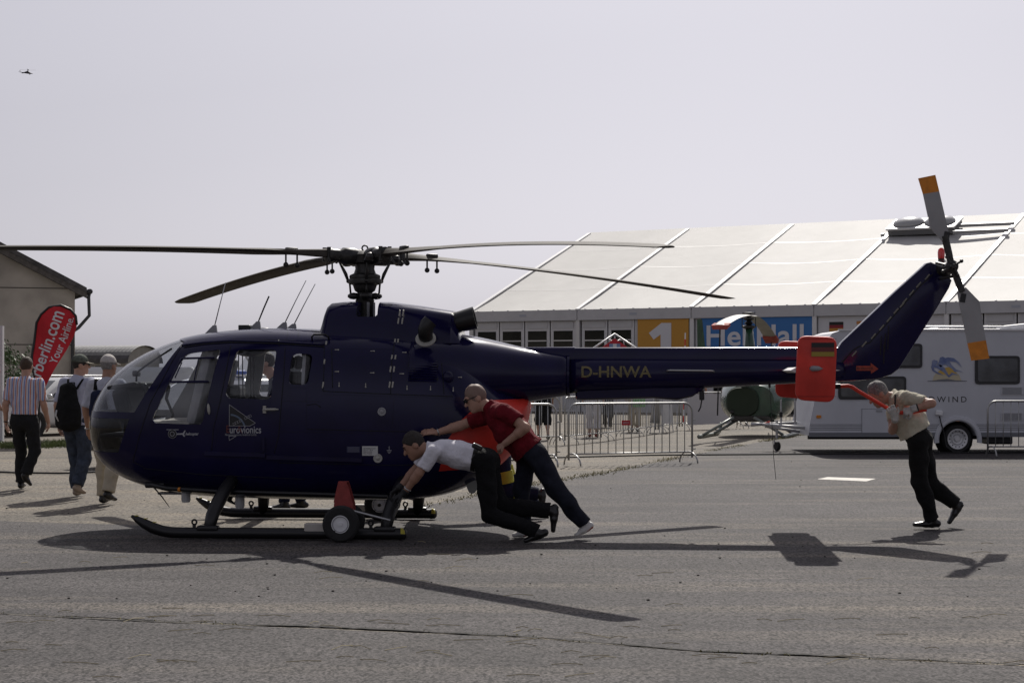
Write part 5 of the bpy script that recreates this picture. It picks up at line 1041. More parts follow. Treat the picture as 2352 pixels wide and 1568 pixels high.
# roof light
def roofpt(u, v, lift=0.0):
    k = (u - CX) / FPX; best = None
    for i in range(400):
        d = HS * i / 399; base_ = T0 + Bk * d; a = (k * base_.y - base_.x) / (E.x - k * E.y); q = TT(a, d, EZ + (RZ - EZ) * d / HS); e = abs(VH - (q.z - CAM_H) * FPX / q.y - v)
        if best is None or e < best[0]: best = (e, a, d)
    return best[1], best[2]
slp = (RZ - EZ) / HS; RL = lambda a, d, h: TL(a, d - h * slp, EZ + slp * d + h)
a0, d0 = roofpt(2040, 545); a1, d1 = roofpt(2192, 538); dm = (d0 + d1) / 2
rl = empty('roof_light', TT(a0, dm, EZ + slp * dm), 0, 'domed roof light with metal frame on the tent roof', 'roof light'); off = T0 - rl.location
mb = MB(); mb.prism([(a0, dm), (a1, dm), (a1, dm + 1.2), (a0, dm + 1.2)], lambda a, b, e: RL(a, b, e) + off, .05, .28); mb.build('kerb', mat('kerb_grey', (.14, .14, .14), .6), rl)
mb = MB(); mb.prism([(a0 - .06, dm - .06), (a1 + .06, dm - .06), (a1 + .06, dm + 1.26), (a0 - .06, dm + 1.26)], lambda a, b, e: RL(a, b, e) + off, .281, .36); mb.build('frame', alu, rl)
for k in range(2):
    mb = MB(); am = a0 + (a1 - a0) * (.26 + .48 * k); rr = []
    for j in range(7):
        ph = math.pi / 2 * j / 6; rr.append([RL(am + (a1 - a0) * .24 * math.cos(ph) * math.cos(t), dm + .6 + .55 * math.cos(ph) * math.sin(t), .37 + .24 * math.sin(ph)) + off for t in np.linspace(0, 2 * math.pi, 19)[:-1]])
    mb.rings(rr); mb.build('dome', mat('dome_acrylic', (.36, .36, .35), .2, coat=.5), rl, True)
for dd in (-.35, .55):
    mb = MB(); lo_ = 3 * BAY; hi_ = 4 * BAY; mb.prism([(lo_ - .1, dm + dd), (a0 - .07, dm + dd), (a0 - .07, dm + dd + .14), (lo_ - .1, dm + dd + .14)], lambda a, b, e: RL(a, b, e) + off, .12, .24); mb.prism([(a1 + .07, dm + dd), (hi_ + .1, dm + dd), (hi_ + .1, dm + dd + .14), (a1 + .07, dm + dd + .14)], lambda a, b, e: RL(a, b, e) + off, .12, .24); mb.build('carrier_rail', mat('rail_grey', (.28, .28, .28), .5), rl)
# ------------------------------------------------------------------ old hall on the left
stucco = mat('weathered_stucco', (0.36, 0.325, 0.275), .9, var=.28, vscale=.9, bump=.25, bscale=18, detail=10); slate = mat('roof_slate', (.075, .07, .068), .85, var=.4, vscale=4)
HC = P(172, VH, 60.0); HC.z = 0; gd = Vector((-.94, -.34, 0)); hd_ = Vector((-.34, .94, 0)); hall = empty('stucco_hall', HC, 0, 'old grey stucco hall with gabled slate roof and downpipe', 'building')
hb = lambda a, d, z: gd * a + hd_ * d + Z * z; ez = CAM_H + (VH - 672) * 60 / FPX; GW = 15.0; rz = ez + GW / 2 * .52
mb = MB(); mb.prism([(0, 0), (GW, 0), (GW, ez), (GW / 2, rz), (0, ez)], lambda a, b, e: hb(a, e, b), 0, .3); mb.build('wall', stucco, hall)
mb = MB(); mb.prism([(.3, 0), (25, 0), (25, ez), (.3, ez)], lambda a, b, e: hb(e, a, b), 0.0, .3); mb.build('side_wall', stucco, hall)
for z_, w_ in ((CAM_H + (VH - 793) * 60 / FPX, .02), (CAM_H + (VH - 664) * 60 / FPX, .02)): mb = MB(); mb.prism([(0, z_), (GW, z_), (GW, z_ + .035), (0, z_ + .035)], lambda a, b, e: hb(a, e, b), -.008, .01); mb.build('wall_joint', mat('joint_dark', (.09, .08, .07), .9), hall)
for s, (x0, x1) in ((0, (-.35, GW / 2)), (1, (GW + .35, GW / 2))):
    mb = MB(); zl = ez - .35 * .52 + .18; mb.prism([(x0, zl), (x1, rz + .18), (x1, rz + .36), (x0, zl + .16)], lambda a, b, e: hb(a, e, b), -.30, 25); mb.build('roof', slate, hall)
mb = MB(); mb.prism([(-.36, ez - .20), (GW / 2, rz - .0), (GW / 2, rz + .17), (-.36, ez - .01)], lambda a, b, e: hb(a, e, b), -.28, -.24); mb.build('barge_board', mat('old_board', (.10, .09, .08), .9, var=.3), hall)
mb = MB(); mb.tube([hb(-.45, -.32, ez + .03), hb(-.45, 24, ez + .03)], .09, 10); mb.tube([hb(-.45, -.2, ez + .02), hb(-.42, -.2, ez - .15), hb(-.44, -.2, ez - .75), hb(-.10, -.15, ez - 1.15), hb(.08, -.12, ez - 1.3), hb(.10, -.12, .2)], .055, 10); mb.build('downpipe', mat('pipe_dark', (.035, .035, .038), .5), hall, True)
# barrack with a barrel roof
BC = P(290, VH, 70.0); BC.z = 0; brk = empty('barrack_hut', BC, 0, 'low grey hut with corrugated barrel roof behind the parked cars', 'hut'); g1 = Vector((.30, .954, 0)); g2 = Vector((-.954, .30, 0)); bz, bt_ = CAM_H + (VH - 834) * 70 / FPX, CAM_H + (VH - 793) * 71 / FPX; GWb = 2.6
hutw = mat('hut_wall', (.30, .29, .26), .85, var=.12, vscale=3); hutr = mat('hut_roof', (.10, .10, .105), .6, .2, var=.3, vscale=3); ql = lambda a, l, z: g1 * a + g2 * l + Z * z
arcp = [(GWb / 2 - (GWb / 2 + .1) * math.cos(t), bz + (bt_ - bz) * math.sin(t)) for t in np.linspace(0, math.pi, 15)]
mb = MB(); mb.prism([(0, 0), (0, bz)] + [(a, z_ - .03) for a, z_ in arcp[1:-1]] + [(GWb, bz), (GWb, 0)], lambda a, b, e: ql(a, e, b), 0, .08); mb.build('gable_wall', hutw, brk); mb = MB(); mb.box(ql(0, 5, bz / 2), (.08, 10, bz), Matrix.Rotation(math.atan2(g2.y, g2.x) - math.pi / 2, 3, 'Z')); mb.build('side_wall', hutw, brk)
mb = MB(); rr = []
for k in range(121): l_ = -.12 + 10 * k / 120; rr.append([ql(a, l_, z_ + (.012 if k % 2 else 0)) for a, z_ in arcp])
mb.rings(rr, False, False); mb.build('roof', hutr, brk, fix=False)
for k in range(5): mb = MB(); mb.box(ql(.25 + k * .5, -.02, .95), (.03, .02, 1.9)); mb.build('batten', mat('batten', (.22, .21, .19), .9), brk)
for l_ in (1.0, 2.7, 4.4): rm3 = Matrix.Rotation(math.atan2(g2.y, g2.x) - math.pi / 2, 3, 'Z'); mb = MB(); mb.box(ql(-.05, l_, 1.72), (.05, .66, .42), rm3); wf = mb.build('window', mat('hut_frame', (.42, .42, .40), .7), brk); mb = MB(); mb.box(ql(-.08, l_ - .16, 1.72), (.02, .27, .36), rm3); mb.box(ql(-.08, l_ + .16, 1.72), (.02, .27, .36), rm3); mb.build('pane', pane, wf)
# red teardrop banner
YT = 40.0; fo = P(88, VH, YT); fo.z = 0; fl = empty('teardrop_banner', fo, 0, 'red teardrop banner with white airberlin.com lettering', 'banner')
out = [(86, 905), (79, 870), (73, 835), (73, 815), (77, 785), (83, 741), (94, 722), (114, 706), (140, 701), (162, 711), (175, 726), (177, 746), (171, 766), (150, 806), (126, 850), (103, 890)]
def fp(u, v, dy=0.0): q = P(u, v, YT); return Vector((q.x - fo.x, .05 * math.sin(u * .09) + .03 * math.sin(v * .05) + dy, q.z))
me = poly_mesh(out)
bm = bmesh.new(); bm.from_mesh(me)
for k in range(1, 14):
    for co, no in (((70 + 8 * k, 0, 0), (1, 0, 0)), ((0, 700 + 15 * k, 0), (0, 1, 0))): bmesh.ops.bisect_plane(bm, geom=bm.verts[:] + bm.edges[:] + bm.faces[:], plane_co=co, plane_no=no)
bm.to_mesh(me); bm.free()
for v in me.vertices: v.co = fp(v.co.x, v.co.y)
o = link('cloth', me, mat('banner_red', (.52, .010, .022), .7, var=.12, vscale=3), fl); md = o.modifiers.new('thickness', 'SOLIDIFY'); md.thickness = .004; md.offset = 1
mb = MB(); mb.tube([(0, 0, 0), fp(88, 930)] + [fp(u, v) for u, v in out[:12]], .028, 8); mb.build('pole', black, fl, True); mb = MB(); mb.box((0, 0, .03), (.6, .08, .06)); mb.box((0, 0, .031), (.08, .6, .06)); mb.build('base', black, fl)
dx, dy = .352, .936
def rot_txt(me, u, v):
    o_ = P(u, v, YT)
    def fn(a, b):
        s = FPX / YT; uu = u + (a * dx - b * dy) * s; vv = v - (a * dy + b * dx) * s; return fp(uu, vv, -.012)
    return map_mesh(me, fn, .06)
link('lettering', rot_txt(text_mesh('airberlin.com', .405, 'RIGHT', .006, .80), 137, 714), signw, fl); link('lettering', rot_txt(text_mesh('Your Airline.', .24, 'RIGHT', .002, .86), 164, 727), signw, fl)
# white board at the edge of the frame
mb = MB(); q = P(8, VH, 41); mb.box((q.x - 1.0, 41, 1.33), (2.0, .12, 2.62)); mb.box((q.x - .05, 40.93, 1.33), (.1, .02, 2.58)); tag(mb.build('display_board', mat('board_white', (.55, .56, .57), .6, var=.05)), 'tall white display board beside the verge', 'board')
Jx = stand(P(-16, 0, 40.0).x, 40.0, 20, 1.75, .05, 0, .05, False); person('visitor in jeans passing the white display board', Jx, dict(shirt=cloth('cream_shirt', (.5, .48, .42), .1), trousers=jeans, shoes=leather, hair=hair_b, vox=.02, eyes=False, sleeve=.8))
# shrub against the hall
def leafy(name, c, rx, ry, rz_, n, m, sz, label):
    root = empty(name, (c[0], c[1], 0), 0, label, 'shrub'); vs = []; fs = []; cl = [Vector((random.gauss(0, .5) * rx, random.gauss(0, .5) * ry, c[2] + random.uniform(-1, 1) * rz_)) for _ in range(38)]
    for _ in range(n):
        q = random.choice(cl) + Vector((random.gauss(0, .13), random.gauss(0, .13), random.gauss(0, .13))); t = Vector((random.gauss(0, 1), random.gauss(0, 1), random.gauss(.3, 1))).normalized(); s_ = t.orthogonal().normalized(); e = t.cross(s_); k = sz * random.uniform(.5, 1.2); o_ = len(vs)
        vs += [q - e * k, q + s_ * k * .45, q + e * k, q - s_ * k * .45]; fs.append((o_, o_ + 1, o_ + 2, o_ + 3))
    mb = MB(); mb.add(vs, fs); mb.build('foliage', m, root, fix=False); mb = MB()
    for q in cl[:14]: mb.tube([(random.gauss(0, .1), random.gauss(0, .1), 0), q * .5 + Vector((0, 0, .1)), q], [.02, .012, .005], 5)
    mb.build('stem', mat('stem_brown', (.06, .045, .03), .9), root); return root
q = P(22, VH, 46); leafy('leafy_shrub', (q.x, 46, 1.15), .55, .5, 1.0, 3600, mat('leaf_green', (.045, .085, .022), .6, var=.5, vscale=3), .055, 'green leafy shrub growing against the old hall')
# ------------------------------------------------------------------ parked vehicles
def car(X, Y, deg, kind, paint, label, group=None):
    """x forward, y left"""
    o = empty(kind + '', (X, Y, 0), R(deg), label, 'van' if 'van' in kind else 'car', group)
    van = 'van' in kind; L, Wd, Hh = (4.9, 1.9, 2.35) if van else (4.45, 1.75, 1.48); hl = L / 2
    prof = [(-hl, .42, .86, .78), (-hl + .06, .30, .95, .84), (-hl + .4, .22, .98, .875), (-.9, .20, .95, .875), (.6, .20, .93, .875), (1.15, .20, .92, .865), (1.75, .22, .86, .84), (hl - .16, .26, .74, .79), (hl - .03, .34, .62, .70), (hl, .42, .54, .62)]
    if van: prof = [(-hl, .35, 1.0, .9), (-hl + .08, .25, 1.06, .94), (0, .22, 1.08, .95), (1.5, .22, 1.05, .94), (2.1, .24, .96, .90), (hl - .08, .28, .82, .84), (hl, .42, .66, .74)]
    rows = []
    for x, z0, z1, w_ in smooth_rows(prof, 3):
        ring_ = []
        for j in range(28):
            t = 2 * math.pi * (j + .5) / 28; n = 5.0; c_, s_ = math.cos(t), math.sin(t); ring_.append((x, w_ * math.copysign(abs(c_) ** (2 / n), c_), (z0 + z1) / 2 + (z1 - z0) / 2 * math.copysign(abs(s_) ** (2 / n), s_)))
        rows.append(ring_)
    mb = MB(); mb.rings(rows); bd = mb.build('body', paint, o, 40)
    if van: bx, tx, zb, zt, wb, wt = (-hl + .05, 1.75), (-hl + .12, 1.05), 1.02, Hh, .92, .80
    else: bx, tx, zb, zt, wb, wt = (-2.0, 1.15), (-1.55, .25), .90, Hh, .80, .60
    def side(t, s): return Vector((bx[0] + (tx[0] - bx[0]) * t, 0, zb + (zt - zb) * t)), wb + (wt - wb) * t
    rows = []
    for t in (0, .2, .5, .8, .93, 1.0):
        e = .08 if t == 1.0 else .03 if t > .9 else 0; x0, x1 = bx[0] + (tx[0] - bx[0]) * t + e, bx[1] + (tx[1] - bx[1]) * t - e; w_ = wb + (wt - wb) * t ** 1.3 - e; z_ = zb + (zt - zb) * t
        rows.append([(a, b, z_) for a, b in rounded([(x0, -w_), (x1, -w_), (x1, w_), (x0, w_)], .14, 3)])
    mb = MB(); mb.rings(rows); mb.build('cabin', paint, o, 40)
    def at(fx, fz, s, lift):
        t = fz; x0, x1 = bx[0] + (tx[0] - bx[0]) * t, bx[1] + (tx[1] - bx[1]) * t; return Vector((x0 + (x1 - x0) * fx, s * (wb + (wt - wb) * t ** 1.3 + lift), zb + (zt - zb) * t))
    spans = ((.06, .30), (.34, .62), (.65, .90)) if not van else ((.62, .76), (.78, .93))
    for s in (-1, 1):
        for a, b in spans:
            mb = MB(); z0, z1 = (.12, .82) if not van else (.18, .62); q = [at(a, z0, s, .006), at(b + (.02 if b > .8 else 0), z0, s, .006), at(b - (.02 if b > .8 else 0), z1, s, .006), at(a + (.02 if a < .1 else 0), z1, s, .006)]; mb.add(q + [p_ - Vector((0, s * .02, 0)) for p_ in q], [(0, 1, 2, 3), (7, 6, 5, 4), (0, 4, 5, 1), (1, 5, 6, 2), (2, 6, 7, 3), (3, 7, 4, 0)]); mb.build('side_window', carglass, o)
    for f_, nm in ((1, 'windscreen'), (0, 'rear_window')):
        q = []
        for t, e in ((.06, .90), (.06, -.90), (.86, -.84), (.86, .84)):
            x = (bx[1] + (tx[1] - bx[1]) * t + .012) if f_ else (bx[0] + (tx[0] - bx[0]) * t - .012); q.append(Vector((x, e * (wb + (wt - wb) * t - .05), zb + (zt - zb) * t)))
        d = Vector((-.02 if f_ else .02, 0, 0)); mb = MB(); mb.add(q + [p_ + d for p_ in q], [(0, 1, 2, 3), (7, 6, 5, 4), (0, 4, 5, 1), (1, 5, 6, 2), (2, 6, 7, 3), (3, 7, 4, 0)]); mb.build(nm, carglass, o)
    wr_ = .31 if not van else .34
    for x in (hl - .85, -hl + .85):
        for s in (-1, 1):
            y = s * (.80 if not van else .86); mb = MB(); mb.lathe([(-.10, .20), (-.11, wr_ - .03), (-.07, wr_), (.07, wr_), (.11, wr_ - .03), (.10, .20)], (x, y, wr_), (0, 1, 0), 24, False); ty = mb.build('tyre', tyre, o, 40); mb = MB(); mb.lathe([(-.08, .20), (.09, .20), (.10, .18), (.07, .10), (.085, .03)], (x, y, wr_), (0, s, 0), 20); mb.build('rim', alu, ty, 40)
            mb = MB(); mb.lathe([(-.02, wr_ + .05), (.012, wr_ + .05)], (x, s * (prof[4 if not van else 2][3] - .006), wr_), (0, s, 0), 24); mb.build('wheel_arch', black, o)
    for s in (-1, 1):
        mb = MB(); mb.ell((hl - .12, s * .60, .66), (.14, .17, .085), 12); mb.build('headlight', mat('headlight_glass', (.6, .62, .64), .08, coat=1), o, True); mb = MB(); mb.ell((bx[1] - .22, s * (wb + .12), zb + .10), (.07, .11, .07), 10); mb.build('mirror', paint, o, True)
        mb = MB(); mb.bbox((-hl + .03, s * .68, .82), (.08, .16, .22), .03); mb.build('tail_light', mat('tail_red', (.35, .01, .01), .2), o)
    mb = MB(); mb.bbox((hl - .06, 0, .58), (.10, .70, .10), .02); mb.bbox((hl - .03, 0, .36), (.08, 1.0, .12), .03); mb.build('grille', black, o); mb = MB(); mb.bbox((hl - .03, 0, .47), (.13, 1.42, .09), .03); mb.build('bumper', paint, o, 40); mb = MB(); mb.bbox((hl + .035, 0, .47), (.01, .5, .10), .003); mb.build('number_plate', plate, o)
    if not van and 'estate' in kind:
        for s in (-1, 1): mb = MB(); mb.tube([(-1.4, s * .55, zt - .01), (-1.3, s * .55, zt + .05), (.0, s * .55, zt + .05), (.15, s * .55, zt - .01)], .018, 8); mb.build('roof_rail', alu, o, True)
    return o
carglass = mat('car_glass', (.02, .024, .026), .05, coat=.5); silver = mat('car_silver', (.42, .43, .44), .3, .3, coat=.6); carwhite = mat('car_white', (.62, .62, .61), .3, coat=.6); darkcar = mat('car_pale', (.55, .56, .57), .3, coat=.6)
q = P(150, 0, 47.5); car(q.x - .3, 47.5, 235, 'parked_estate_car', carwhite, 'white estate car parked behind the man with the rucksack')
q = P(268, 0, 56); c_ = car(q.x, 56, 195, 'parked_van', carwhite, 'pale van with dark windows parked behind the estate car'); c_.scale = (1, 1, .76)
# police car seen through the cockpit
q = P(430, 0, 31); pc = car(q.x + .35, 31.5, 228, 'police_estate_car', mat('police_silver', (.62, .63, .64), .3, coat=.5), 'silver and green police estate car beyond the cockpit'); green = mat('police_green', (.02, .14, .07), .35, coat=.5)
mb = MB(); mb.prism([(1.0, -.74), (2.0, -.66), (2.0, .66), (1.0, .74)], lambda a, b, e: Vector((a, b, .955 - (a - 1.0) * .115 + e)), -.004, .006); mb.build('bonnet_panel', green, pc); me = text_mesh('POLIZEI', .26, 'CENTER', .004, 1); link('lettering', map_mesh(me, lambda a, b: Vector((1.45 + -b, a, .968 - .45 * .115 + b * .115))), signw, pc)
for s in (-1, 1): mb = MB(); mb.prism([(-1.9, .52), (1.5, .52), (1.5, .78), (-1.9, .78)], lambda a, b, e: Vector((a, s * e, b)), .872, .879); mb.build('door_stripe', green, pc)
mb = MB(); mb.bbox((-.2, 0, 1.56), (.24, 1.1, .12), .04); mb.build('light_bar', mat('blue_lens', (.04, .10, .4), .15), pc)
q = P(610, 0, 33.5); vn = car(q.x + .9, 34.6, 200, 'white_van', carwhite, 'white panel van parked beyond the cabin')
mb = MB()
for z_ in (1.55, 1.95): mb.tube([(2.0, -.99, z_), (.9, -.99, z_)], .018, 8)
mb.build('side_bar', alu, vn)
# ------------------------------------------------------------------ caravan
YC = 35.9; cv0 = P(2200, VH, YC); cv0.z = 0; cvn = empty('caravan', cv0, 0, 'white touring caravan with swallow logo and dark windows', 'caravan'); cp = lambda u, v, d=0.0: P(u, v, YC) + Vector((0, d, 0)) - cv0
cvw = mat('caravan_white', (.52, .53, .56), .45, var=.05, vscale=2, bump=.06, bscale=40); cvg = mat('caravan_grey', (.16, .165, .18), .5); cvwin = mat('caravan_window', (.07, .075, .08), .12, var=.5, vscale=3, coat=.4)  # noise in the pane colour stands for reflections and curtains
body = [(1857, 1000), (1858, 985), (1872, 915), (1884, 830), (1896, 785), (1912, 765), (1930, 759), (2640, 759), (2672, 765), (2680, 790), (2682, 1000)]; pts = [(cp(u, v).x, cp(u, v).z) for u, v in body]
mb = MB(); mb.prism(pts, lambda a, b, e: Vector((a, e, b)), 0, 2.25); wm = mb.mesh('body'); c_ = MB(); wc = cp(2200, 1010); c_.lathe([(-.3, .37), (.42, .37)], (wc.x, 0, wc.z), (0, 1, 0), 36); wm = boolean(wm, c_.mesh('c')); link('body', wm, cvw, cvn)
def cpatch(nm, pl, m, d=-.012, th=.012, rr=0.0, parent=None):
    q = [(cp(u, v).x, cp(u, v).z) for u, v in pl]; q = rounded(q, rr) if rr else q; mb = MB(); mb.prism(q, lambda a, b, e: Vector((a, e, b)), d, d + th); return mb.build(nm, m, parent or cvn)
rect = lambda a, b, c, d: [(a, b), (c, b), (c, d), (a, d)]
for r_ in ((2239, 817, 2342, 882), (2030, 789, 2118, 845), (1925, 864, 2081, 917), (2400, 800, 2560, 880)):
    wf = cpatch('window', rect(*r_), mat('window_frame_dark', (.02, .02, .022), .4), -.025, .025, .07); cpatch('pane', rect(r_[0] + 6, r_[1] + 6, r_[2] - 6, r_[3] - 6), cvwin, -.038, .014, .05, wf)
for k in range(4): cpatch('stripe', rect(1861, 974 + k * 4, 2158, 975.4 + k * 4), cvg, -.003, .003); cpatch('stripe', rect(2243, 974 + k * 4, 2680, 975.4 + k * 4), cvg, -.003, .003)
cpatch('sill', rect(1858, 993, 2157, 1003), cvg, -.02, .02); cpatch('sill', rect(2246, 993, 2680, 1003), cvg, -.02, .02)
hat = cpatch('hatch', rounded(rect(1979, 938, 2090, 994), 5, 3), cvw, -.008, .008); cpatch('hatch_seam', rect(1979, 938, 2090, 939), cvg, -.0105, .002, 0, hat); cpatch('hatch_seam', rect(1979, 939, 1980, 993), cvg, -.0105, .002, 0, hat); cpatch('hatch_lock', rect(2012, 941, 2026, 946), greyp, -.016, .008, .01, hat)
cpatch('marker_light', rect(1875, 953, 1886, 960), orange, -.02, .02, .02); cpatch('marker_light', rect(2191, 959, 2206, 967), orange, -.03, .02, .02)
for z0, nrow in ((888, 7), (947, 7)):
    gr = cpatch('vent', rect(2299, z0, 2350, z0 + 19), mat('vent_white', (.48, .48, .50), .5), -.015, .015, .02)
    for k in range(nrow): cpatch('vent_slat', rect(2302, z0 + 2 + k * 2.3, 2346, z0 + 3.1 + k * 2.3), cvg, -.019, .004, 0, gr)
mb = MB(); rr = []
for t in np.linspace(R(-8), R(188), 25): rr.append([Vector((wc.x + math.cos(t) * r_, y, wc.z + math.sin(t) * r_)) for r_, y in ((.375, .0), (.375, -.035), (.40, -.05), (.46, -.04), (.475, 0))])
mb.rings(rr, True, True); mb.build('wheel_arch', cvw, cvn, 40)
mb = MB(); wr_ = .285; mb.lathe([(-.08, .19), (-.09, wr_ - .03), (-.05, wr_), (.07, wr_), (.09, .19)], (wc.x, .10, wr_), (0, 1, 0), 32, False); ty = mb.build('tyre', tyre, cvn, 40); mb = MB(); mb.lathe([(-.05, .02), (-.05, .05), (-.02, .06), (-.035, .10), (-.015, .12), (-.045, .15), (-.06, .185), (-.06, .20), (.0, .20)][::-1], (wc.x, .07, wr_), (0, 1, 0), 32); rm = mb.build('rim', alu, ty, 35)
for k in range(14): t = 2 * math.pi * k / 14; mb = MB(); mb.cyl((wc.x + .155 * math.cos(t), .012, wr_ + .155 * math.sin(t)), (wc.x + .155 * math.cos(t), .03, wr_ + .155 * math.sin(t)), .011, n=8); mb.build('rim_hole', black, rm)
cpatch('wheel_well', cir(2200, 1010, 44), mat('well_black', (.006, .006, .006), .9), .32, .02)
# underside axle box
mb = MB(); mb.bbox((wc.x + .9, .5, .28), (.5, .5, .22), .03); mb.bbox((wc.x - 1.0, .9, .30), (3.6, .08, .10), .01); mb.build('chassis', black, cvn)
# power inlet with cable
mb = MB(); q = cp(2156, 948, -.03); mb.bbox(q, (.14, .07, .10), .02, Matrix.Rotation(R(8), 3, 'Y')); mb.build('power_inlet', whitep, cvn); mb = MB(); mb.tube([cp(2157, 956, -.04), cp(2160, 972, -.06), cp(2166, 992, -.06), cp(2172, 1025, -.05), cp(2190, 1040, -.15)], .012, 6); mb.build('power_cable', black, cvn, True)
# roof rails and vent
mb = MB(); mb.tube([cp(2128, 760, .3), cp(2128, 749, .3), cp(2312, 749, .3), cp(2312, 760, .3)], .02, 8); mb.tube([cp(2128, 755, .5), cp(2312, 755, .5)], .014, 8); mb.build('roof_rail', alu, cvn); cpatch('roof_edge', rect(1925, 755.5, 2645, 759.5), whitep, -.03, .05)
mb = MB(); mb.bbox(cp(2170, 754, .9), (.5, .5, .07), .03, Matrix.Rotation(R(-8), 3, 'Y')); mb.bbox(cp(2370, 748, .9), (.8, .5, .12), .03, Matrix.Rotation(R(-6), 3, 'Y')); mb.build('roof_vent', whitep, cvn)
# swallow emblem
cb = mat('emblem_swallow', (.07, .11, .28), .5, var=.5, vscale=4, col2=(.30, .34, .46)); cyl_ = mat('emblem_sun', (.55, .36, .08), .5); ccr = mat('emblem_cream', (.52, .46, .32), .5); lg = lambda pl: [(1992.6 + a * .2333, 705.6 + b * .2333) for a, b in pl]
cpatch('emblem', lg([(640, 722), (650, 680), (680, 640), (720, 615), (780, 590), (850, 620), (900, 660), (925, 722)]), ccr, -.004, .004); cpatch('emblem', lg([(690, 640), (740, 600), (800, 588), (850, 610), (880, 650), (800, 670), (740, 660)]), cyl_, -.0065, .0025)
for pl in ([(636, 525), (655, 515), (690, 528), (690, 555), (665, 570), (720, 565), (760, 600), (800, 670), (830, 640), (895, 665), (840, 662), (800, 690), (750, 640), (690, 600), (650, 590), (660, 620), (745, 668), (690, 655), (640, 625), (625, 590), (632, 565)], [(712, 495), (740, 485), (765, 500), (790, 492), (850, 500), (900, 540), (928, 590), (870, 540), (805, 530), (830, 570), (870, 610), (940, 636), (880, 628), (860, 640), (830, 605), (760, 560), (720, 590), (690, 560), (705, 530)]): cpatch('emblem', lg(pl), cb, -.010, .003)
cpatch('emblem', lg([(592, 722), (640, 721), (720, 708), (790, 704), (870, 718), (978, 722), (978, 728), (592, 728)]), cvg, -.009, .003)
q = cp(2168, 917.5, -.004); link('lettering', map_mesh(text_mesh('SÜDWIND', .16, 'CENTER', 0, 1.05, 0, 1.45), lambda a, b: Vector((q.x - .06 + a, q.y, q.z + b))), mark, cvn)
# tow bar with jockey wheel
tb_ = mat('galvanised', (.42, .42, .42), .5, .3, var=.15)
mb = MB(); mb.tube([cp(1742, 978, 1.12), cp(1775, 977, 1.12)], [.045, .03], 10); mb.tube([cp(1770, 978, 1.1), cp(1865, 984, .5)], .032, 8); mb.tube([cp(1770, 978, 1.14), cp(1865, 975, 1.75)], .032, 8); mb.tube([cp(1775, 982, 1.1), cp(1860, 995, 1.1)], .028, 8); mb.build('tow_bar', tb_, cvn, True)
mb = MB(); mb.tube([cp(1772, 976, 1.1), cp(1786, 970, 1.05), cp(1782, 974, 1.05)], .012, 8); mb.build('coupling_lever', redp, cvn)
mb = MB(); mb.tube([cp(1803, 968, 1.12), cp(1803, 1012, 1.12)], .025, 8); mb.tube([cp(1797, 1012, 1.1), cp(1797, 1024, 1.1)], .012, 8); mb.build('jack_tube', tb_, cvn); mb = MB(); mb.tube([cp(1813, 920, 1.12), cp(1813, 976, 1.12)], .018, 8); mb.build('hand_brake_bar', tb_, cvn); mb = MB(); mb.tube([cp(1848, 922, 1.2), cp(1848, 977, 1.2)], .022, 8); mb.build('front_post', tb_, cvn); mb = MB(); mb.tube([cp(1813, 948, 1.12), cp(1813, 961, 1.12)], .035, 10); mb.build('clamp', black, cvn)
pj = cp(1804, 1024, 1.12); mb = MB(); mb.lathe([(-.03, .03), (-.035, .09), (0, .10), (.035, .09), (.03, .03)], (pj.x, pj.y, .102), (1, .35, 0), 20); mb.build('jockey_wheel', tyre, cvn, 40)
# ------------------------------------------------------------------ crowd barriers
galv = mat('barrier_steel', (.36, .36, .35), .4, .6, var=.15, vscale=5); BH = 1.05
barm = {}
def barrier(x0, y0, x1, y1, label, nb=15, group='crowd control barriers'):
    a, b = Vector((x0, y0, 0)), Vector((x1, y1, 0)); L = (b - a).length - .06; o = empty('crowd_barrier', a, math.atan2(b.y - a.y, b.x - a.x), label, 'barrier', group); key = round(L, 2)
    r_ = .16; pth = [(.03, 0, .10), (.03, 0, BH - r_)] + [(.03 + r_ - r_ * math.cos(t), 0, BH - r_ + r_ * math.sin(t)) for t in np.linspace(.2, 1.57, 6)] + [(L - r_ + r_ * math.sin(t), 0, BH - r_ + r_ * math.cos(t)) for t in np.linspace(0, 1.4, 6)] + [(L, 0, BH - r_), (L, 0, .10)]
    mb = MB(); mb.tube(pth, .019, 8); mb.build('frame', galv, o, True); mb = MB(); mb.tube([(.03, 0, .20), (L, 0, .20)], .014, 8); mb.build('bottom_rail', galv, o, True)
    if 'bar' not in barm: m_ = MB(); m_.cyl((0, 0, 0), (0, 0, BH - .21), .0085, n=8); barm['bar'] = m_.mesh('bar', True); barm['bar'].materials.append(galv)
    for k in range(nb): q = bpy.data.objects.new('bar', barm['bar']); COL.objects.link(q); q.parent = o; q.location = (.03 + (L - .03) * (k + 1) / (nb + 1), 0, .20)
    if 'foot' not in barm: m_ = MB(); m_.tube([(0, math.cos(t) * -.30, .012 + .20 * math.sin(t)) for t in np.linspace(0, math.pi, 13)], .016, 6, flat=.5); barm['foot'] = m_.mesh('foot', True); barm['foot'].materials.append(galv)
    for x in (.10, L - .07): q = bpy.data.objects.new('foot', barm['foot']); COL.objects.link(q); q.parent = o; q.location = (x, 0, 0)
    mb = MB(); mb.tube([(L + .0, 0, .75), (L + .07, 0, .75)], .012, 6); mb.tube([(L, 0, .25), (L + .07, 0, .25)], .012, 6); mb.build('hook', galv, o); return o
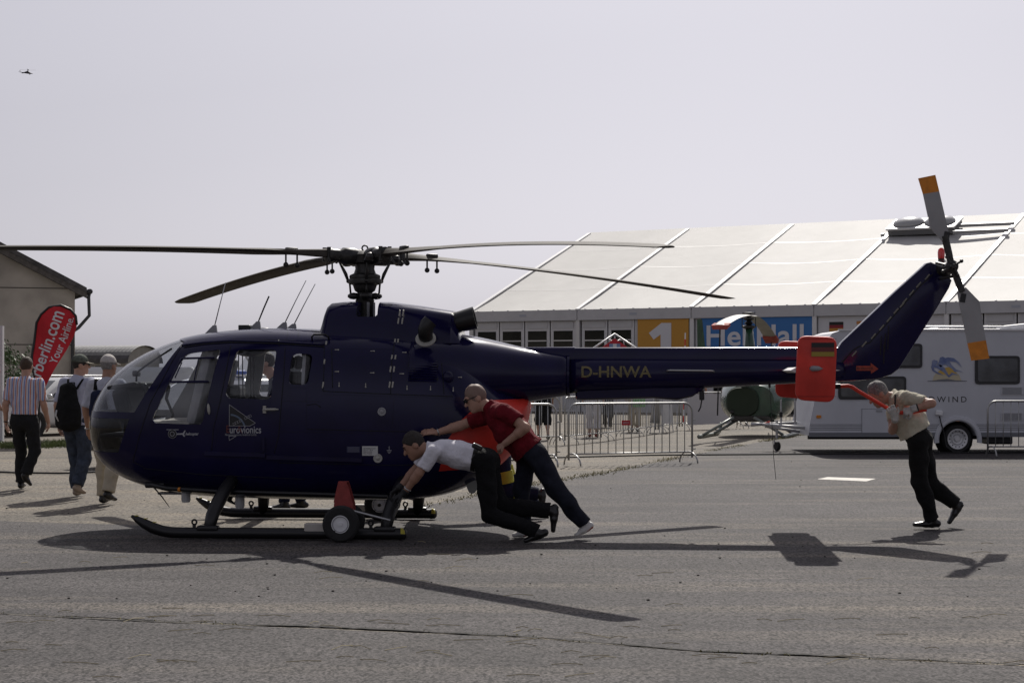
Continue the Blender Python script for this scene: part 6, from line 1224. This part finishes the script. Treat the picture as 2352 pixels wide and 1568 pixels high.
bA = barrier(.93, 30.9, 3.20, 32.0, 'crowd barrier with small red sign, foremost panel under the tail boom'); mb = MB(); mb.box((1.12, -.03, .72), (.16, .01, .085)); sgn = mb.build('sign', mat('sign_red', (.42, .012, .02), .5), bA); link('lettering', map_mesh(text_mesh('ABSPERRUNG', .03, 'CENTER', 0, .7), lambda a, b: Vector((1.12 + a, -.036, .72 + b))), signw, sgn)
barrier(-1.55, 30.0, .80, 30.7, 'crowd barrier hooked to the foremost panel, behind the man in red')
jts = [(-1.4, 38.6), (1.15, 40.2), (2.05, 42.3), (2.95, 45.3), (3.85, 48.3), (4.75, 51.3), (6.6, 53.0), (8.8, 54.2), (11.2, 54.8)]
lab = ['barrier panel in front of the visitor in black shorts', 'barrier panel in front of the visitor in white trousers', 'barrier panel in front of the visitor in the dark suit', 'barrier panel in front of the visitor with the green bag', 'barrier panel beyond the white folding sign', 'barrier panel with the plain white banner tied to it', 'barrier panel behind the green parked helicopter', 'barrier panel beyond the tow bar of the caravan']
for i in range(len(jts) - 1): barrier(jts[i][0], jts[i][1], jts[i + 1][0] - .05, jts[i + 1][1] - .05, lab[i], 15 if i else 17)
barrier(8.86, 34.2, 11.3, 34.35, 'crowd barrier standing in front of the caravan', 15)
a, b = Vector((4.85, 51.30, 0)), Vector((6.2, 52.55, 0)); mb = MB(); mb.box((a + b) / 2 + Z * .58 + Vector((.06, -.08, 0)), ((b - a).length, .012, .86), Matrix.Rotation(math.atan2(b.y - a.y, b.x - a.x), 3, 'Z')); tag(mb.build('barrier_banner', mat('banner_plain', (.52, .51, .52), .7)), 'plain white banner tied to a barrier in the rear row', 'banner')
# visitors behind the barriers
def vis(u, Y, deg, label, **k):
    J_ = stand(P(u, 0, Y).x, Y, deg, k.pop('h', 1.70), k.pop('stride', .10), 0, .05, False); d = dict(vox=.022, eyes=False, hair=hair_b, shoes=leather, shirt=navyc, trousers=blk2); d.update(k); return person(label, J_, d)
whc = cloth('white_trousers', (.62, .61, .63), .05)
vis(1362, 45.4, 80, 'visitor in white trousers and red shoes beyond the barriers', trousers=whc, shirt=cloth('cream_top', (.45, .40, .30), .1), shoes=mat('red_shoe', (.20, .03, .02), .5), leg=(.105, .085, .095), noleg=True, short=.72)
vis(1248, 43.5, 100, 'visitor in black knee length shorts beyond the barriers', trousers=blk2, shirt=cloth('black_top', (.012, .012, .012), .1), noleg=True, short=.35, leg=(.11, .10, .08))
vis(1396, 54.0, 75, 'visitor in dark suit walking behind the barriers', trousers=blk2, shirt=navyc)
rv, bv = vis(1458, 49.6, 80, 'visitor in beige trousers with a green bag', trousers=khaki, shirt=cloth('black_tee', (.015, .015, .016), .1), stride=.2, noleg=True, short=.8); mb = MB(); q = P(1468, 922, 49.35); mb.bbox(q, (.34, .10, .30), .04); tag(mb.build('shopping_bag', mat('bag_green', (.10, .35, .06), .6)), 'green shopping bag carried by the visitor in beige trousers', 'bag')
vis(1604, 58.5, 90, 'visitor in dark clothes beyond the green helicopter', trousers=blk2, stride=.03); vis(1722, 57, 85, 'visitor in black trousers standing behind the green helicopter', trousers=blk2, stride=.05)
# folding sign board
q = P(1519, VH, 49.0); fs_ = empty('easel_sign', (q.x, 49.0, 0), 0, 'white folding sign on legs behind the barrier row', 'sign'); mb = MB(); mb.box((.13, 0, .72), (.30, .02, .95), Matrix.Rotation(R(-6), 3, 'Y')); mb.build('board', whitep, fs_); mb = MB(); mb.box((-.14, .02, .70), (.24, .02, .9), Matrix.Rotation(R(5), 3, 'Y')); mb.build('side_board', greyp, fs_)
for x in (-.3, -.05, .05, .32): mb = MB(); mb.tube([(x * .6, .0, 1.15), (x, 0, 0)], .014, 6); mb.build('leg', alu, fs_)
# truss triangle with red panel
YQ = 60.0; ap = P(1412, 766, YQ); tq = empty('truss_sign', (ap.x, YQ, 0), 0, 'aluminium truss triangle holding a red sign before the tent', 'sign'); top = Vector((0, 0, ap.z)); hw = .78; zb_ = P(0, 805, YQ).z
for s in (-1, 1):
    mb = MB(); A_, B_ = top + Vector((s * -.01, 0, 0)), Vector((s * 1.75, 0, ap.z - 1.17)); ins = Vector((-s * .16, 0, -.17)); mb.tube([A_, B_], .028, 8); mb.tube([A_ + ins * 1.1, B_ + ins * .9], .02, 8)
    for k in range(6): t0, t1 = k / 6, (k + .7) / 6; mb.tube([A_.lerp(B_, t0), (A_ + ins).lerp(B_ + ins, t1)], .012, 6)
    mb.tube([B_, Vector((B_.x, 0, 0))], .03, 8); mb.build('truss', alu, tq, True)
mb = MB(); mb.prism([(0, ap.z - .15), (-1.2, ap.z - 1.0), (1.2, ap.z - 1.0)], lambda a, b, e: Vector((a, e, b)), -.02, .02); sp_ = mb.build('panel', mat('panel_red', (.45, .015, .03), .6), tq); mb = MB(); z_ = P(0, 792, YQ).z
for x, m_ in ((-.12, 'emblem_blue2'), (0, 'x'), (.12, 'emblem_blue2')): mb = MB(); mb.box((x, -.025, z_ - .06), (.12, .008, .20)); mb.build('emblem', mat('emblem_blue2', (.16, .25, .42), .6) if m_ != 'x' else signw, sp_)
# striped survey pole
q0, q1 = P(1570, VH, 60), P(1574, 764, 60); q0.z = 0; q1 = Vector((q1.x, 60, q1.z)); po = empty('striped_pole', q0, 0, 'thin red and white striped pole standing before the yellow banner', 'pole'); N = 14
for k in range(N): mb = MB(); mb.cyl((q1 - q0) * (k / N), (q1 - q0) * ((k + 1) / N), .022, n=8); mb.build('segment', whitep if k % 2 else redp, po)
# ------------------------------------------------------------------ green helicopter parked behind
GHo = G(1712, 1003); gh = empty('parked_helicopter', (GHo.x, GHo.y, 0), 0, 'old green helicopter on skids with drooping rotor blades', 'helicopter'); pg = lambda u, v, Y: P(u, v, Y) - Vector((GHo.x, GHo.y, 0))
gp = mat('green_gloss', (.020, .065, .036), .25, coat=.6, var=.4, vscale=2.5); gdk = mat('green_cover', (.022, .034, .018), .8); tube_m = mat('skid_tube', (.20, .22, .20), .4, .3); axd = Vector((.285, .958, 0)); sdd = Vector((.958, -.285, 0)); cen = Vector((P(1725, 0, 45.6).x - GHo.x, 45.6 - GHo.y, 0))
rows = []
for t, w_, h_, zc_ in ((0, .60, .42, .88), (.12, .66, .47, .88), (.5, .82, .56, .92), (1.0, .92, .60, .95), (1.6, .92, .60, .95), (2.1, .78, .52, .92), (2.4, .5, .36, .88), (2.5, .2, .15, .86)):
    rows.append([cen + axd * (t - .2) + sdd * w_ * math.copysign(abs(math.cos(a)) ** .8, math.cos(a)) + Z * (zc_ + h_ * math.copysign(abs(math.sin(a)) ** .8, math.sin(a))) for a in np.linspace(0, 2 * math.pi, 33)[:-1]])
mb = MB(); mb.rings(rows); mb.build('cabin', gp, gh, 40)
mb = MB(); rr = [[cen + axd * e - sdd * .17 + (sdd * .40 * s * math.copysign(abs(math.cos(a)) ** .75, math.cos(a)) + Z * .36 * s * math.copysign(abs(math.sin(a)) ** .75, math.sin(a))) + Z * .88 for a in np.linspace(0, 2 * math.pi, 29)[:-1]] for e, s in ((-.10, 1.0), (-.27, 1.0), (-.30, .95))]
mb.rings(rr); mb.build('rear_cover', gdk, gh, 40); mb = MB(); mb.ell(cen + axd * -.30 - sdd * .42 + Z * .62, (.06, .05, .06), 12); mb.build('exhaust', blackm, gh, True)
mb = MB(); mb.bbox(cen + axd * .5 + Z * .46, (.95, 1.6, .14), .03, Matrix.Rotation(R(-16.5), 3, 'Z')); mb.build('keel', mat('keel_dark', (.04, .035, .03), .7, var=.5), gh)
for k in range(4): mb = MB(); mb.box(cen + axd * .12 + sdd * (.30 + .09 * k) + Z * (1.30 - .025 * k), (.03, .03, .16), Matrix.Rotation(R(25), 3, 'Y')); mb.build('vent_slot', black, gh)
for s in (-1, 1):
    n0_ = Vector((G(1605, 1007).x, G(1605, 1007).y, 0)) - Vector((GHo.x, GHo.y, 0)); o_ = n0_ + Vector((2.05, 0, 0)) * (0 if s < 0 else 1); o_ = o_ + Z * .05; mb = MB(); mb.tube([o_, o_ + axd * .2, o_ + axd * 2.6, o_ + axd * 2.85 + Z * .05, o_ + axd * 3.0 + Z * .16, o_ + axd * 3.05 + Z * .26], .045, 10); mb.build('skid', tube_m, gh, True)
    for t in (.35, 1.9): mb = MB(); mb.tube([o_ + axd * t, o_ + axd * (t + .05) - Vector((s * .78, 0, 0)) + Z * .46], .035, 8); mb.build('landing_gear_leg', tube_m, gh, True)
mY = 46.4; hb_ = pg(1720, 728, mY); mb = MB(); mb.tube([pg(1723, 892, mY), pg(1722, 800, mY), pg(1720.5, 756, mY)], [.17, .14, .10], 14); mb.build('mast_pylon', gp, gh, True)
mb = MB(); mb.lathe([(pg(0, v, mY).z, r_) for v, r_ in ((757, .06), (752, .17), (749, .17), (746, .06), (742, .12), (737, .05), (733, .14), (730, .14), (729, .06), (722, .06), (721, .17), (718, .17), (717, .05))], (hb_.x, hb_.y, 0), (0, 0, 1), 16); 
for s in (-1, 1): mb.cyl(hb_ + Vector((s * .17, 0, -.02)), hb_ + Vector((s * .17, 0, -.27)), .012, n=6)
mb.build('rotor_head', blackm, gh, 40)
gbl = mat('green_heli_blade', (.27, .255, .225), .5, var=.15, vscale=3); rb = mat('tip_cover_red', (.33, .06, .045), .8, var=.3, vscale=8)
for tip, nm in ((pg(1654, 750, 42.4), 0), (pg(1772, 782, 49.5), 1)):
    rows = []; d = Vector((tip.x - hb_.x, tip.y - hb_.y, 0)); Ld = d.length; d.normalize(); s_ = Vector((-d.y, d.x, 0)); dz = tip.z - hb_.z
    for k in range(11):
        t = k / 10; c0_ = hb_ + d * Ld * t + Z * (dz * t ** 1.9 + .03); w_ = .05 if t < .05 else .17; rows.append([c0_ - s_ * w_, c0_ - s_ * w_ * .6 + Z * .022, c0_ + s_ * w_ * .2 + Z * .022, c0_ + s_ * w_, c0_ - s_ * w_ * .3 - Z * .015])
    mb = MB(); mb.rings(rows); bo = mb.build('rotor_blade', gbl, gh, 40); sl = Vector((d.x * Ld, d.y * Ld, dz * 1.9)).normalized()
    mb = MB(); mb.rings([[tip - sl * .30 - s_ * .19 + Z * .05, tip - sl * .30 + s_ * .19 + Z * .05, tip - sl * .30 + s_ * .19 - Z * .02, tip - sl * .30 - s_ * .19 - Z * .02], [tip + sl * .05 - s_ * .20 + Z * .04, tip + sl * .05 + s_ * .20 + Z * .04, tip + sl * .05 + s_ * .17 - Z * .06, tip + sl * .05 - s_ * .17 - Z * .06]]); mb.build('tip_cover', rb, bo); mb = MB(); mb.tube([tip, Vector((tip.x - .05, tip.y + .1, .6))], .018, 6); mb.build('tie_down', black, bo)
mb = MB(); fb = pg(1612, 845, 42.5); mb.tube([cen + axd * .3 + Z * 1.35, fb], [.16, .08], 12); mb.build('tail_boom', gp, gh, True); mb = MB(); rows = [[pg(u + a, v, 42.5 + b) for a, b in ((-w_, 0), (0, -.05), (w_, 0), (0, .05))] for u, v, w_ in ((1613, 850, 13), (1611, 800, 9), (1607, 733, 6))]; mb.rings(rows); mb.build('tail_fin', mat('fin_green', (.04, .13, .06), .5, var=.7, vscale=3, col2=(.03, .035, .02)), gh)
# ------------------------------------------------------------------ helicopter in the sky
YA = 1500.0; fo = P(60, 167, YA); fh = empty('flying_helicopter', fo, 0, 'distant dark helicopter flying above the old hall', 'helicopter'); pf = lambda u, v: P(u, v, YA) - fo; dk = mat('far_dark', (.045, .045, .06), .6); zz_ = lambda a, b: (a * .0444, 149.7 - 5.98 + b * .04446)
fz = lambda a, b: pf(a * .04445, 143.7 + b * .04445)
rows = [[fz(x, (t_ + b_) / 2) + Vector((0, w_ * math.cos(a), (b_ - t_) * .04445 * YA / FPX / 2 * math.sin(a))) for a in np.linspace(0, 2 * math.pi, 13)[:-1]] for x, t_, b_, w_ in ((1130, 510, 575, .2), (1250, 500, 560, .4), (1330, 470, 575, .7), (1430, 430, 590, .9), (1500, 480, 600, .9), (1600, 545, 600, .7), (1680, 580, 600, .4), (1715, 595, 602, .1))]
mb = MB(); mb.rings(rows); mb.build('fuselage', dk, fh, True); mb = MB(); mb.tube([fz(1150, 545), fz(1090, 500), fz(1030, 415)], [.5, .45, .3], 8, flat=.5); mb.build('tail_fin', dk, fh, True); mb = MB(); mb.tube([fz(1000, 490), fz(1080, 520)], .15, 6); mb.build('stabiliser', dk, fh)
mb = MB(); mb.tube([fz(1440, 430), fz(1445, 365)], .35, 8); mb.ell(fz(1450, 375), (.6, .6, .35), 10); mb.build('rotor_mast', dk, fh); mb = MB(); mb.ell(fz(1540, 620), (.5, .5, .3), 8); mb.build('sensor_turret', dk, fh)
for a_, L_ in ((8, 6.2), (98, 6.0), (188, 6.2), (278, 6.0)): mb = MB(); c_ = fz(1445, 400); d = Vector((math.cos(R(a_)), math.sin(R(a_)), .02)); mb.tube([c_, c_ + d * L_], .14, 6, flat=.3); mb.build('rotor_blade', dk, fh)
for s in (-1, 1): mb = MB(); c_ = fz(1010, 440); d = Vector((.6, 0, .8)) * s; mb.tube([c_, c_ + d * 1.1], .09, 6); mb.build('tail_rotor_blade', dk, fh)
